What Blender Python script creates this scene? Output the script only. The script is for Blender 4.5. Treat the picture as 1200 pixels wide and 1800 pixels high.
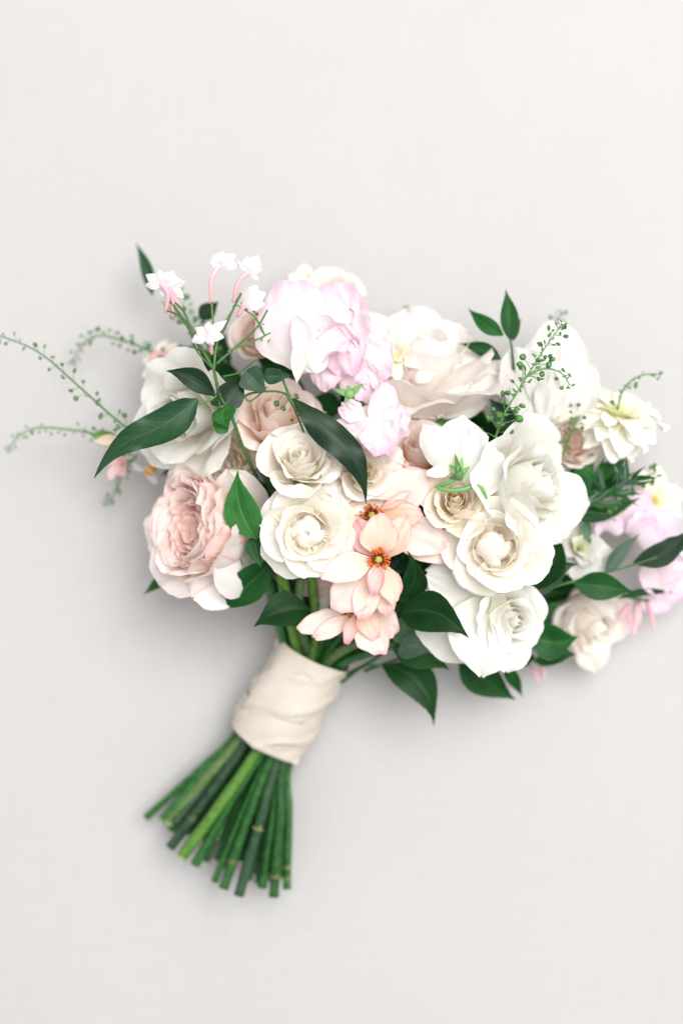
import bpy, math, random
from mathutils import Vector, Matrix, noise

for o in list(bpy.data.objects):
    bpy.data.objects.remove(o)
sc = bpy.context.scene
col = sc.collection

# ------------------------------------------------------------------ camera, light, exposure
H = 1.15                                   # camera height above the linen (m)
cam_d = bpy.data.cameras.new('camera')
cam = bpy.data.objects.new('camera', cam_d)
col.objects.link(cam)
cam.location = (0, 0, H)
cam_d.sensor_fit = 'VERTICAL'
cam_d.sensor_width = 24
cam_d.sensor_height = 36
cam_d.lens = 50
cam_d.clip_start = 0.05
cam_d.clip_end = 100
cam_d.dof.use_dof = True
cam_d.dof.focus_distance = H - 0.138
cam_d.dof.aperture_fstop = 1.3
sc.camera = cam

w = bpy.data.worlds.new('World')
sc.world = w
w.use_nodes = True
bg = w.node_tree.nodes['Background']
bg.inputs['Color'].default_value = (0.985, 0.99, 1.0, 1)
bg.inputs['Strength'].default_value = 0.45


def area(name, loc, target, size, energy, color):
    d = bpy.data.lights.new(name, 'AREA')
    d.shape = 'RECTANGLE'
    d.size = size[0]
    d.size_y = size[1]
    d.energy = energy
    d.color = color
    o = bpy.data.objects.new(name, d)
    col.objects.link(o)
    o.location = loc
    o.rotation_euler = (Vector(target) - Vector(loc)).to_track_quat('-Z', 'Y').to_euler()
    return o


area('overhead_lamp', (0.75, 0.70, 2.7), (0, 0, 0.05), (1.9, 1.9), 61, (1.0, 0.99, 0.975))  # added soft lamp overhead: drops shadows under the bouquet, lights the petal hollows

sc.view_settings.view_transform = 'Standard'
sc.view_settings.look = 'None'
sc.view_settings.gamma = 1
sc.view_settings.exposure = 0.76
sc.cycles.use_denoising = True
sc.cycles.max_bounces = 32
sc.cycles.diffuse_bounces = 24
sc.cycles.transmission_bounces = 24
sc.cycles.transparent_max_bounces = 6

# ------------------------------------------------------------------ helpers
R_ = math.radians
ZS = .70                                   # how high the bouquet stands off the linen


def S(z):
    """size of one photograph pixel (1200 x 1800) at height z"""
    return (H - z * ZS) * 36 / 50 / 1800


def P(px, py, z):
    s = S(z)
    return Vector(((px - 600) * s, (900 - py) * s, z * ZS))


def interp(tab, t):
    if len(tab) == 1:
        return tab[0]
    t = min(max(t, 0), 1) * (len(tab) - 1)
    i = min(int(t), len(tab) - 2)
    f = t - i
    f = f * f * (3 - 2 * f) * 0.5 + f * 0.5
    return tab[i] * (1 - f) + tab[i + 1] * f


def mesh_from(name, vs, fs, uvs=None, smooth=True):
    me = bpy.data.meshes.new(name)
    me.from_pydata([tuple(v) for v in vs], [], fs)
    if uvs is not None:
        layer = me.uv_layers.new(name='UVMap')
        flat = []
        for f in fs:
            for k in f:
                flat += [uvs[k][0], uvs[k][1]]
        layer.data.foreach_set('uv', flat)
    if smooth:
        me.polygons.foreach_set('use_smooth', [True] * len(fs))
    me.update()
    return me


def grid(nu, nv):
    fs = []
    for j in range(nv):
        for i in range(nu):
            a = j * (nu + 1) + i
            fs.append((a, a + 1, a + nu + 2, a + nu + 1))
    return fs


def link(name, me, mat, parent=None, label=None):
    o = bpy.data.objects.new(name, me)
    col.objects.link(o)
    if mat is not None and not me.materials:
        me.materials.append(mat)
    if parent is not None:
        o.parent = parent
    if label:
        o['label'] = label
    return o


def thing(name, label, cat, loc=(0, 0, 0), rot=None, group=None):
    o = bpy.data.objects.new(name, None)
    o.empty_display_size = 0.02
    col.objects.link(o)
    o.location = loc
    if rot is not None:
        o.rotation_euler = rot.to_euler()
    o['label'] = label
    o['category'] = cat
    if group:
        o['group'] = group
    return o


def frame(face, roll=0):
    f = Vector(face).normalized()
    ref = Vector((1, 0, 0)) if abs(f.x) < 0.9 else Vector((0, -1, 0)) * (1 if f.x > 0 else -1)
    x = (ref - f * ref.dot(f)).normalized()
    y = f.cross(x)
    m = Matrix((x, y, f)).transposed()
    return m @ Matrix.Rotation(R_(roll), 3, 'Z')


ROSE = [.30, .58, .80, .94, 1.0, .98, .90]
WEDGE = [.16, .34, .58, .80, .95, 1.0, .96]
OVAL = [.18, .55, .85, 1.0, .97, .80, .50]
FAN = [.12, .50, .82, .98, 1.0, .98, .92]
STRAP = [.35, .62, .85, 1.0, .98, .85, .60]


def petal_mesh(L, W, phis, r0=0., z0=0., theta=0., wrap=None, cup=0., shape=ROSE, ruf=.04, rfreq=2.2,
               lip=.0, spiral=0., rnd=.22, notch=0., point=0., seed=0, nu=14, nv=14, crease=0., jag=.03,
               skew=0., flare=0.):
    """one petal in the flower's frame: its spine follows angles phis (degrees from the axis),
    its cross section wraps the axis (wrap) or has its own cup angle (cup, radians)"""
    rr, zz, ph = [], [], []
    r, z = r0, z0
    N = 40
    for k in range(N + 1):
        phi = R_(interp(phis, k / N))
        rr.append(r); zz.append(z); ph.append(phi)
        r += L / N * math.sin(phi)
        z += L / N * math.cos(phi)
    ct, st = math.cos(theta), math.sin(theta)
    vs, uvs = [], []
    so = seed * 7.31
    for j in range(nv + 1):
        v = j / nv
        for i in range(nu + 1):
            u = -1 + 2 * i / nu
            au = abs(u)
            tip = 1 - rnd * au ** 2.6 - notch * math.exp(-(u / .16) ** 2) + point * (1 - au) ** 2
            tip += jag * noise.noise(Vector((u * 3.1, so, 3.3))) + jag * .5 * noise.noise(Vector((u * 8.1, so, 1.3)))
            vv = v * tip
            k = vv * N
            k0 = min(int(k), N - 1)
            f = k - k0
            pr = rr[k0] * (1 - f) + rr[k0 + 1] * f
            pz = zz[k0] * (1 - f) + zz[k0 + 1] * f
            phi = ph[k0] * (1 - f) + ph[k0 + 1] * f
            wd = W * interp(shape, min(vv, 1)) * (1 + jag * noise.noise(Vector((v * 4, so + u, 9.1))))
            if wrap is not None:
                kap = wrap / max(pr, .32 * W)
            else:
                kap = cup / W
            kap = min(kap, 2.6 / max(wd, 1e-6))
            a = u * wd * kap
            if abs(kap) < 1e-6:
                lat, inw = u * wd, 0
            else:
                lat, inw = math.sin(a) / kap, (1 - math.cos(a)) / kap
            lat += skew * L * v * v
            d = ruf * L * (.25 + .75 * v) * v * (noise.noise(Vector((u * rfreq, v * 1.4, so))) * 1.7
                                                  + .45 * noise.noise(Vector((u * rfreq * 2.3, v * 2.3, so + 5))))
            d += .018 * L * v * noise.noise(Vector((u * 5.5, v * 2.0, so + 17)))
            d += lip * L * (au ** 3) * v + spiral * W * u
            d += flare * L * v ** 6
            d -= crease * L * math.exp(-(u / .12) ** 2) * (.4 + .6 * v)
            d -= inw
            nr, nz = math.cos(phi), -math.sin(phi)
            R = pr + nr * d
            Z = pz + nz * d
            vs.append((R * ct - lat * st, R * st + lat * ct, Z))
            uvs.append(((u + 1) / 2, v))
    return mesh_from('petal', vs, grid(nu, nv), uvs)


LEAF = [.05, .48, .80, .96, 1.0, .94, .80, .60, .36, .14, .01]
LANCE = [.06, .40, .70, .90, 1.0, .98, .86, .66, .42, .18, .01]
TAIL = [.10, .72, .98, 1.0, .95, .85, .70, .52, .34, .17, .02]


def leaf_mesh(A, B, Wd, arch=0., side=0., roll=0., fold=12., wave=0., shape=LEAF, curl=0., seed=0, origin=None,
              nu=8, nv=18, wk=2.0, droop=0., ruf=0., ease=1.0, crease=0., name='leaf', rf=2.2, rnd=0., notch=0., sbend=0.):
    """a leaf from A to B (world points), half width Wd (m)"""
    A = Vector(A); B = Vector(B)
    d = B - A
    dn = d.normalized()
    zc = Vector((0, 0, 1))
    s0 = dn.cross(zc)
    if s0.length < .05:
        s0 = Vector((1, 0, 0))
    s0.normalize()
    up = s0.cross(dn).normalized()
    q = Matrix.Rotation(R_(roll), 3, dn)
    sr, ur = q @ s0, q @ up
    sf = math.sin(R_(fold)); cf = math.cos(R_(fold))
    vs, uvs = [], []
    O = Vector(origin) if origin is not None else Vector((0, 0, 0))
    for j in range(nv + 1):
        v = 1 - (1 - j / nv) ** ease
        v0 = v
        sp = A + d * v + up * (arch * 4 * v * (1 - v)) + s0 * (side * 4 * v * (1 - v) + sbend * Wd * math.sin(6.283 * v)) - up * droop * v ** 3
        wd = Wd * interp(shape, v)
        for i in range(nu + 1):
            u = -1 + 2 * i / nu
            if rnd:
                v = v0 * (1 - rnd * abs(u) ** 2.4 - notch * math.exp(-(u / .16) ** 2) + .05 * noise.noise(Vector((u * 3.3, seed * 3.1, 4.4))))
                wd = Wd * interp(shape, v)
                sp = A + d * v + up * (arch * 4 * v * (1 - v)) + s0 * (side * 4 * v * (1 - v)) - up * droop * v ** 3
            off = sr * (u * wd * cf) + ur * (abs(u) * wd * sf)
            off += ur * (-curl * Wd * abs(u) ** 2 * interp(shape, v))
            off += ur * (wave * Wd * u * abs(u) * math.sin(wk * math.pi * v + seed * 1.7 + (0 if u > 0 else 1.1)) * min(1, wd / Wd * 1.5))
            if ruf:
                e = max(abs(u), v) ** 2 * min(1, v * 2.5)
                off += ur * (ruf * Wd * e * (1.5 * noise.noise(Vector((u * rf, v * rf, seed * 5.3))) + .5 * noise.noise(Vector((u * rf * 2.4, v * rf * 2.4, seed * 2.1)))))
                off += ur * (ruf * Wd * 1.1 * noise.noise(Vector((u * 3.7, seed * 4.1, 2.2))) * v ** 1.4 * .6)
                off += dn * (.12 * Wd * v * noise.noise(Vector((u * 2.7, seed * 1.9, .5))))
                off += sr * (.10 * Wd * u * noise.noise(Vector((v * 4.2, seed * 2.9 + (1 if u > 0 else 0), .8))))
            if crease:
                off -= ur * crease * Wd * math.exp(-(u / .13) ** 2) * math.sin(math.pi * min(1, v * .8 + .2))
            off += ur * (.06 * Wd * noise.noise(Vector((u * 1.2, v * 3, seed * 3.7))))
            vs.append(sp + off - O)
            uvs.append(((u + 1) / 2, v0))
    return mesh_from(name, vs, grid(nu, nv), uvs)


BROAD = [.22, .52, .76, .91, .99, 1.0, .98, .92, .82, .62, .10]
FAN2 = [.20, .50, .77, .92, .99, 1.0, .98, .95, .92, .90, .88]
BUTT = [.12, .32, .56, .78, .93, 1.0, .99, .97, .94, .91, .86]
SPADE = [.25, .60, .85, .98, 1.0, .96, .86, .70, .48, .24, .02]


def free_petal(t, b, e, Wd, mat, name='petal', label=None, nu=18, nv=18, **op):
    """a petal laid from b to e (px, py, z), as a child of t"""
    s = S(b[2])
    for q in ('arch', 'side', 'droop'):
        if q in op:
            op[q] *= s
    if op.pop('fan', False):
        op['shape'] = FAN2
        op.setdefault('rnd', .32)
        ez = 1.0
    else:
        ez = 1.5
    op.setdefault('shape', BROAD)
    op.setdefault('fold', 0)
    op.setdefault('curl', -.3)
    op.setdefault('ruf', .16)
    op.setdefault('seed', b[0] * .013 + e[1] * .017)
    me = leaf_mesh(P(*b), P(*e), Wd * s, nu=nu, nv=nv, ease=ez, name=name, **op)
    me.transform(t.matrix_basis.inverted())
    return link(name, me, M[mat], t, label)


def smooth_path(pts, n):
    """Catmull-Rom through the points"""
    pts = [Vector(p) for p in pts]
    if len(pts) == 2:
        return [pts[0].lerp(pts[1], k / n) for k in range(n + 1)]
    out = []
    m = len(pts) - 1
    for k in range(n + 1):
        t = k / n * m
        i = min(int(t), m - 1)
        f = t - i
        p0 = pts[max(i - 1, 0)]; p1 = pts[i]; p2 = pts[i + 1]; p3 = pts[min(i + 2, m)]
        out.append(.5 * ((2 * p1) + (p2 - p0) * f + (2 * p0 - 5 * p1 + 4 * p2 - p3) * f * f + (3 * p1 - p0 - 3 * p2 + p3) * f ** 3))
    return out


def tube_data(path, rad, seg=8, cap=True):
    vs, fs, uvs = [], [], []
    n = len(path)
    nrm = None
    for k, p in enumerate(path):
        t = (path[min(k + 1, n - 1)] - path[max(k - 1, 0)])
        if t.length < 1e-9:
            t = Vector((0, 0, 1))
        t.normalize()
        if nrm is None:
            nrm = t.orthogonal().normalized()
        nrm = (nrm - t * nrm.dot(t))
        nrm.normalize()
        b = t.cross(nrm)
        r = rad(k / (n - 1)) if callable(rad) else rad
        for i in range(seg):
            a = 2 * math.pi * i / seg
            vs.append(p + (nrm * math.cos(a) + b * math.sin(a)) * r)
            uvs.append((i / seg, k / (n - 1)))
    for k in range(n - 1):
        for i in range(seg):
            j = (i + 1) % seg
            fs.append((k * seg + i, k * seg + j, (k + 1) * seg + j, (k + 1) * seg + i))
    if cap:
        fs.append(tuple(range(seg - 1, -1, -1)))
        fs.append(tuple((n - 1) * seg + i for i in range(seg)))
    return vs, fs, uvs


class MB:
    def __init__(self):
        self.v, self.f, self.uv = [], [], []

    def add(self, vs, fs, uvs=None):
        b = len(self.v)
        self.v += list(vs)
        self.f += [tuple(i + b for i in f) for f in fs]
        self.uv += list(uvs) if uvs is not None else [(0, 0)] * len(vs)

    def tube(self, pts, rad, n=10, seg=7, origin=(0, 0, 0)):
        O = Vector(origin)
        self.add(*tube_data([p - O for p in smooth_path(pts, n)], rad, seg))

    def dome(self, c, r, hgt, axis=Vector((0, 0, 1)), seg=12, rings=6, bump=0.):
        q = axis.to_track_quat('Z', 'Y')
        vs, fs = [], []
        for j in range(rings + 1):
            a = j / rings * math.pi
            for i in range(seg):
                t = 2 * math.pi * i / seg
                rr = r * math.sin(a) * (1 + bump * math.sin(5 * t))
                vs.append(Vector(c) + q @ Vector((rr * math.cos(t), rr * math.sin(t), hgt * math.cos(a))))
        for j in range(rings):
            for i in range(seg):
                k = (i + 1) % seg
                fs.append((j * seg + i, (j + 1) * seg + i, (j + 1) * seg + k, j * seg + k))
        self.add(vs, fs)

    def build(self, name, mat, parent=None, smooth=True):
        return link(name, mesh_from(name, self.v, self.f, self.uv, smooth), mat, parent)


# ------------------------------------------------------------------ materials
def nodes_of(name):
    m = bpy.data.materials.new(name)
    m.use_nodes = True
    nt = m.node_tree
    nt.nodes.clear()
    return m, nt


def N(nt, t, **kw):
    n = nt.nodes.new(t)
    for k, v in kw.items():
        setattr(n, k, v)
    return n


def mathn(nt, op, a, b=None, clamp=False):
    n = N(nt, 'ShaderNodeMath', operation=op)
    n.use_clamp = clamp
    for k, x in ((0, a), (1, b)):
        if x is None:
            continue
        if hasattr(x, 'default_value') or hasattr(x, 'links'):
            nt.links.new(x, n.inputs[k])
        else:
            n.inputs[k].default_value = x
    return n.outputs[0]


def maprange(nt, x, a, b, c, d):
    n = N(nt, 'ShaderNodeMapRange', interpolation_type='SMOOTHSTEP')
    nt.links.new(x, n.inputs[0])
    for k, val in enumerate((a, b, c, d)):
        n.inputs[k + 1].default_value = val
    return n.outputs[0]


def mixc(nt, f, a, b, mode='MIX'):
    n = N(nt, 'ShaderNodeMix', data_type='RGBA', blend_type=mode)
    if hasattr(f, 'links'):
        nt.links.new(f, n.inputs[0])
    else:
        n.inputs[0].default_value = f
    for k, x in ((6, a), (7, b)):
        if hasattr(x, 'links'):
            nt.links.new(x, n.inputs[k])
        else:
            n.inputs[k].default_value = (*x, 1)
    return n.outputs[2]


def uv_nodes(nt):
    tc = N(nt, 'ShaderNodeTexCoord')
    sep = N(nt, 'ShaderNodeSeparateXYZ')
    nt.links.new(tc.outputs['UV'], sep.inputs[0])
    oi = N(nt, 'ShaderNodeObjectInfo')
    return tc, sep.outputs[0], sep.outputs[1], oi.outputs['Random']


def petal_mat(name, stops, edge=None, edge_amt=.0, trans=.36, vein=.06, edge_w=.16, vary=.05, trans_tint=None, rough=.55, vscale=16, streak=.2):
    """stops: (position along the petal, colour) from base to tip"""
    m, nt = nodes_of(name)
    tc, u, v, rnd = uv_nodes(nt)
    cr = N(nt, 'ShaderNodeValToRGB')
    el = cr.color_ramp.elements
    while len(el) < len(stops):
        el.new(.5)
    for e, (p, c) in zip(el, stops):
        e.position = p
        e.color = (*c, 1)
    # blotchy wander of the gradient
    mp = N(nt, 'ShaderNodeMapping')
    nt.links.new(tc.outputs['UV'], mp.inputs[0])
    mp.inputs['Scale'].default_value = (vscale, 1.4, 1)
    n1 = N(nt, 'ShaderNodeTexNoise', noise_dimensions='4D')
    nt.links.new(mp.outputs[0], n1.inputs['Vector'])
    nt.links.new(mathn(nt, 'MULTIPLY', rnd, 60.), n1.inputs['W'])
    n1.inputs['Scale'].default_value = 1.0
    n1.inputs['Detail'].default_value = 4
    n2 = N(nt, 'ShaderNodeTexNoise', noise_dimensions='4D')
    nt.links.new(tc.outputs['UV'], n2.inputs['Vector'])
    nt.links.new(mathn(nt, 'MULTIPLY', rnd, 37.), n2.inputs['W'])
    n2.inputs['Scale'].default_value = 3.0
    n2.inputs['Detail'].default_value = 2
    vw = mathn(nt, 'ADD', v, mathn(nt, 'MULTIPLY', mathn(nt, 'SUBTRACT', n2.outputs['Fac'], .5), .45))
    vw = mathn(nt, 'ADD', vw, mathn(nt, 'MULTIPLY', mathn(nt, 'SUBTRACT', n1.outputs['Fac'], .5), streak), True)
    nt.links.new(vw, cr.inputs[0])
    c = cr.outputs[0]
    if edge is not None:
        au = mathn(nt, 'ABSOLUTE', mathn(nt, 'SUBTRACT', mathn(nt, 'MULTIPLY', u, 2.), 1.))
        au = mathn(nt, 'MULTIPLY', au, maprange(nt, v, .2, .75, .6, 1.))
        e = mathn(nt, 'MAXIMUM', au, v)
        e = mathn(nt, 'ADD', e, mathn(nt, 'MULTIPLY', mathn(nt, 'SUBTRACT', n2.outputs['Fac'], .5), .22))
        ef = maprange(nt, e, 1 - edge_w, 1.0, 0, edge_amt)
        c = mixc(nt, ef, c, edge)
        bf = mathn(nt, 'MULTIPLY', maprange(nt, e, .93, 1.05, 0, 1), maprange(nt, n1.outputs['Fac'], .58, .76, 0, .2))
        c = mixc(nt, bf, c, (.72, .52, .34))
    # veins and per petal variation
    c = mixc(nt, 1.0, c, mixc(nt, maprange(nt, n1.outputs['Fac'], .25, .75, 0, 1), (1 - vein,) * 3, (1, 1, 1)), 'MULTIPLY')
    hv = N(nt, 'ShaderNodeHueSaturation')
    nt.links.new(c, hv.inputs['Color'])
    nt.links.new(maprange(nt, rnd, 0, 1, 1 - vary * 2.5, 1 + vary * 2.5), hv.inputs['Saturation'])
    nt.links.new(maprange(nt, rnd, 0, 1, 1, 1 - vary), hv.inputs['Value'])
    c = hv.outputs[0]
    bp = N(nt, 'ShaderNodeBump')
    bp.inputs['Strength'].default_value = .5
    bp.inputs['Distance'].default_value = .0008
    nt.links.new(n1.outputs['Fac'], bp.inputs['Height'])
    pb = N(nt, 'ShaderNodeBsdfPrincipled')
    pb.inputs['Roughness'].default_value = rough
    pb.inputs['Specular IOR Level'].default_value = .22
    pb.inputs['Sheen Weight'].default_value = .12
    nt.links.new(c, pb.inputs['Base Color'])
    nt.links.new(bp.outputs[0], pb.inputs['Normal'])
    tr = N(nt, 'ShaderNodeBsdfTranslucent')
    ct = mixc(nt, 1.0, c, trans_tint, 'MULTIPLY') if trans_tint else c
    nt.links.new(ct, tr.inputs['Color'])
    mx = N(nt, 'ShaderNodeMixShader')
    mx.inputs[0].default_value = trans
    nt.links.new(pb.outputs[0], mx.inputs[1])
    nt.links.new(tr.outputs[0], mx.inputs[2])
    out = N(nt, 'ShaderNodeOutputMaterial')
    nt.links.new(mx.outputs[0], out.inputs[0])
    return m


def leaf_mat(name, a, b, rib, rough=.42, trans=.14, par=True, rib_amt=.6, spec=.45):
    m, nt = nodes_of(name)
    tc, u, v, rnd = uv_nodes(nt)
    n1 = N(nt, 'ShaderNodeTexNoise', noise_dimensions='4D')
    mp = N(nt, 'ShaderNodeMapping')
    nt.links.new(tc.outputs['UV'], mp.inputs[0])
    mp.inputs['Scale'].default_value = (22 if par else 5, 1.2 if par else 4, 1)
    nt.links.new(mp.outputs[0], n1.inputs['Vector'])
    nt.links.new(mathn(nt, 'MULTIPLY', rnd, 41.), n1.inputs['W'])
    n1.inputs['Scale'].default_value = 1.
    n1.inputs['Detail'].default_value = 3
    n2 = N(nt, 'ShaderNodeTexNoise', noise_dimensions='4D')
    nt.links.new(tc.outputs['UV'], n2.inputs['Vector'])
    nt.links.new(mathn(nt, 'MULTIPLY', rnd, 23.), n2.inputs['W'])
    n2.inputs['Scale'].default_value = 2.6
    n2.inputs['Detail'].default_value = 4
    c = mixc(nt, maprange(nt, n2.outputs['Fac'], .3, .7, 0, 1), a, b)
    c = mixc(nt, 1., c, mixc(nt, n1.outputs['Fac'], (.72,) * 3, (1.22,) * 3), 'MULTIPLY')
    au = mathn(nt, 'ABSOLUTE', mathn(nt, 'SUBTRACT', mathn(nt, 'MULTIPLY', u, 2.), 1.))
    rf = maprange(nt, au, .0, .07, rib_amt, 0)
    c = mixc(nt, rf, c, rib)
    if not par:
        ph = mathn(nt, 'SUBTRACT', mathn(nt, 'MULTIPLY', v, 8.), mathn(nt, 'MULTIPLY', au, 1.6))
        sn = mathn(nt, 'SINE', mathn(nt, 'MULTIPLY', ph, 6.283))
        lv = mathn(nt, 'MULTIPLY', maprange(nt, sn, .90, 1., 0, .28), maprange(nt, au, .75, .98, 1, 0))
        c = mixc(nt, lv, c, rib)
    ed = maprange(nt, au, .93, 1., 0, .35)
    c = mixc(nt, ed, c, rib)
    hv = N(nt, 'ShaderNodeHueSaturation')
    nt.links.new(c, hv.inputs['Color'])
    nt.links.new(maprange(nt, rnd, 0, 1, .62, 1.5), hv.inputs['Value'])
    c = hv.outputs[0]
    bp = N(nt, 'ShaderNodeBump')
    bp.inputs['Strength'].default_value = .25
    bp.inputs['Distance'].default_value = .0008
    nt.links.new(mathn(nt, 'SUBTRACT', n1.outputs['Fac'], mathn(nt, 'MULTIPLY', rf, 1.2)), bp.inputs['Height'])
    pb = N(nt, 'ShaderNodeBsdfPrincipled')
    nt.links.new(c, pb.inputs['Base Color'])
    nt.links.new(bp.outputs[0], pb.inputs['Normal'])
    pb.inputs['Roughness'].default_value = rough
    pb.inputs['Specular IOR Level'].default_value = spec
    tr = N(nt, 'ShaderNodeBsdfTranslucent')
    nt.links.new(mixc(nt, 1., c, (1.6, 1.9, .8), 'MULTIPLY'), tr.inputs['Color'])
    mx = N(nt, 'ShaderNodeMixShader')
    mx.inputs[0].default_value = trans
    nt.links.new(pb.outputs[0], mx.inputs[1])
    nt.links.new(tr.outputs[0], mx.inputs[2])
    out = N(nt, 'ShaderNodeOutputMaterial')
    nt.links.new(mx.outputs[0], out.inputs[0])
    return m


def plain_mat(name, a, b, rough=.55, scale=300., bump=.2, spec=.4, stretch=(1, 1, 1)):
    m, nt = nodes_of(name)
    tc = N(nt, 'ShaderNodeTexCoord')
    mp = N(nt, 'ShaderNodeMapping')
    nt.links.new(tc.outputs['Object'], mp.inputs[0])
    mp.inputs['Scale'].default_value = stretch
    n1 = N(nt, 'ShaderNodeTexNoise')
    nt.links.new(mp.outputs[0], n1.inputs['Vector'])
    n1.inputs['Scale'].default_value = scale
    n1.inputs['Detail'].default_value = 4
    oi = N(nt, 'ShaderNodeObjectInfo')
    c = mixc(nt, maprange(nt, n1.outputs['Fac'], .3, .7, 0, 1), a, b)
    hv = N(nt, 'ShaderNodeHueSaturation')
    nt.links.new(c, hv.inputs['Color'])
    nt.links.new(maprange(nt, oi.outputs['Random'], 0, 1, .75, 1.25), hv.inputs['Value'])
    bp = N(nt, 'ShaderNodeBump')
    bp.inputs['Strength'].default_value = bump
    bp.inputs['Distance'].default_value = .0006
    nt.links.new(n1.outputs['Fac'], bp.inputs['Height'])
    pb = N(nt, 'ShaderNodeBsdfPrincipled')
    nt.links.new(hv.outputs[0], pb.inputs['Base Color'])
    nt.links.new(bp.outputs[0], pb.inputs['Normal'])
    pb.inputs['Roughness'].default_value = rough
    pb.inputs['Specular IOR Level'].default_value = spec
    out = N(nt, 'ShaderNodeOutputMaterial')
    nt.links.new(pb.outputs[0], out.inputs[0])
    return m


def cloth_mat(name, a, b, thread, rough=.85, bump=.25, mottle=6.):
    """woven cloth: two crossed sets of threads and a slow mottle"""
    m, nt = nodes_of(name)
    tc = N(nt, 'ShaderNodeTexCoord')
    hs = []
    for rot in (0, 1):
        mp = N(nt, 'ShaderNodeMapping')
        nt.links.new(tc.outputs['Object'], mp.inputs[0])
        mp.inputs['Scale'].default_value = (thread, thread * .035, 1) if rot == 0 else (thread * .035, thread, 1)
        nz = N(nt, 'ShaderNodeTexNoise')
        nt.links.new(mp.outputs[0], nz.inputs['Vector'])
        nz.inputs['Scale'].default_value = 1.
        nz.inputs['Detail'].default_value = 2
        hs.append(nz.outputs['Fac'])
    h = mathn(nt, 'MULTIPLY', mathn(nt, 'ADD', hs[0], hs[1]), .5)
    nm = N(nt, 'ShaderNodeTexNoise')
    nt.links.new(tc.outputs['Object'], nm.inputs['Vector'])
    nm.inputs['Scale'].default_value = mottle
    nm.inputs['Detail'].default_value = 3
    f = mathn(nt, 'ADD', mathn(nt, 'MULTIPLY', h, .75), mathn(nt, 'MULTIPLY', nm.outputs['Fac'], .25))
    c = mixc(nt, maprange(nt, f, .32, .68, 0, 1), a, b)
    bp = N(nt, 'ShaderNodeBump')
    bp.inputs['Strength'].default_value = bump
    bp.inputs['Distance'].default_value = .0006
    nt.links.new(h, bp.inputs['Height'])
    pb = N(nt, 'ShaderNodeBsdfPrincipled')
    nt.links.new(c, pb.inputs['Base Color'])
    nt.links.new(bp.outputs[0], pb.inputs['Normal'])
    pb.inputs['Roughness'].default_value = rough
    pb.inputs['Specular IOR Level'].default_value = .15
    out = N(nt, 'ShaderNodeOutputMaterial')
    nt.links.new(pb.outputs[0], out.inputs[0])
    return m


M = {}
M['linen'] = cloth_mat('linen', (.478, .466, .460), (.510, .497, .490), 640, bump=.25)
M['cream'] = petal_mat('cream_petal', [(.0, (.975, .915, .77)), (.4, (.975, .94, .865)), (1, (.975, .945, .875))], edge=(.975, .955, .91), edge_amt=.5)
M['ivory'] = petal_mat('ivory_petal', [(.0, (.97, .88, .68)), (.35, (.97, .91, .79)), (1, (.97, .92, .82))], edge=(.97, .94, .87), edge_amt=.6)
M['tan'] = petal_mat('tan_cream_petal', [(.0, (.96, .84, .64)), (.5, (.96, .88, .74)), (1, (.96, .89, .76))], edge=(.97, .92, .83), edge_amt=.7)
M['white'] = petal_mat('white_petal', [(.0, (.93, .93, .74)), (.35, (.935, .92, .85)), (1, (.93, .92, .88))], edge=(.95, .945, .92), edge_amt=.5, vein=.035)
M['peachcream'] = petal_mat('peach_cream_petal', [(.0, (.975, .89, .78)), (.45, (.975, .92, .84)), (1, (.97, .93, .86))], edge=(.975, .95, .90), edge_amt=.7)
M['blush'] = petal_mat('blush_petal', [(.0, (.98, .60, .51)), (.45, (.98, .75, .67)), (1, (.98, .82, .76))], edge=(.98, .76, .70), edge_amt=.5)
M['blushouter'] = petal_mat('pale_blush_petal', [(.0, (.97, .95, .88)), (.5, (.97, .935, .91)), (1, (.97, .905, .875))], edge=(.97, .83, .79), edge_amt=.5)
M['blushwhite'] = petal_mat('blush_white_petal', [(.0, (.97, .90, .80)), (.5, (.955, .915, .86)), (1, (.95, .92, .88))], edge=(.97, .86, .84), edge_amt=.5)
M['dusty'] = petal_mat('dusty_blush_petal', [(.0, (.97, .68, .57)), (.5, (.97, .82, .73)), (1, (.97, .89, .83))], edge=(.97, .84, .77), edge_amt=.5)
M['peach'] = petal_mat('peach_petal', [(.0, (.95, .64, .45)), (.4, (.95, .71, .56)), (1, (.955, .75, .65))], edge=(.90, .46, .46), edge_amt=.85, edge_w=.13, vein=.12, trans=.3)
M['peachpale'] = petal_mat('pale_peach_petal', [(.0, (.95, .74, .58)), (.5, (.955, .81, .72)), (1, (.955, .83, .77))], edge=(.92, .52, .52), edge_amt=.8, edge_w=.12, vein=.10, trans=.3)
M['rosepink'] = petal_mat('rose_pink_petal', [(.0, (.94, .52, .50)), (.5, (.95, .68, .64)), (1, (.95, .68, .67))], edge=(.88, .34, .42), edge_amt=.7, edge_w=.2, trans=.3)
M['pink'] = petal_mat('sweet_pea_pink_petal', [(.0, (.97, .94, .86)), (.35, (.935, .83, .86)), (1, (.935, .745, .83))], edge=(.92, .50, .71), edge_amt=.55, edge_w=.12, vein=.04, trans=.36, streak=.05)
M['mauve'] = petal_mat('mauve_pink_petal', [(.0, (.96, .88, .85)), (.4, (.95, .81, .88)), (1, (.93, .74, .88))], edge=(.90, .60, .82), edge_amt=.6, trans=.36, streak=.05)
M['palewhite'] = petal_mat('sweet_pea_white_petal', [(.0, (.88, .89, .72)), (.3, (.82, .80, .76)), (1, (.81, .795, .765))], edge=(.87, .855, .84), edge_amt=.4, trans=.3, vein=.035)
M['greenwhite'] = petal_mat('green_white_petal', [(.0, (.68, .78, .34)), (.4, (.90, .92, .70)), (1, (.96, .96, .88))], trans=.3)
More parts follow.
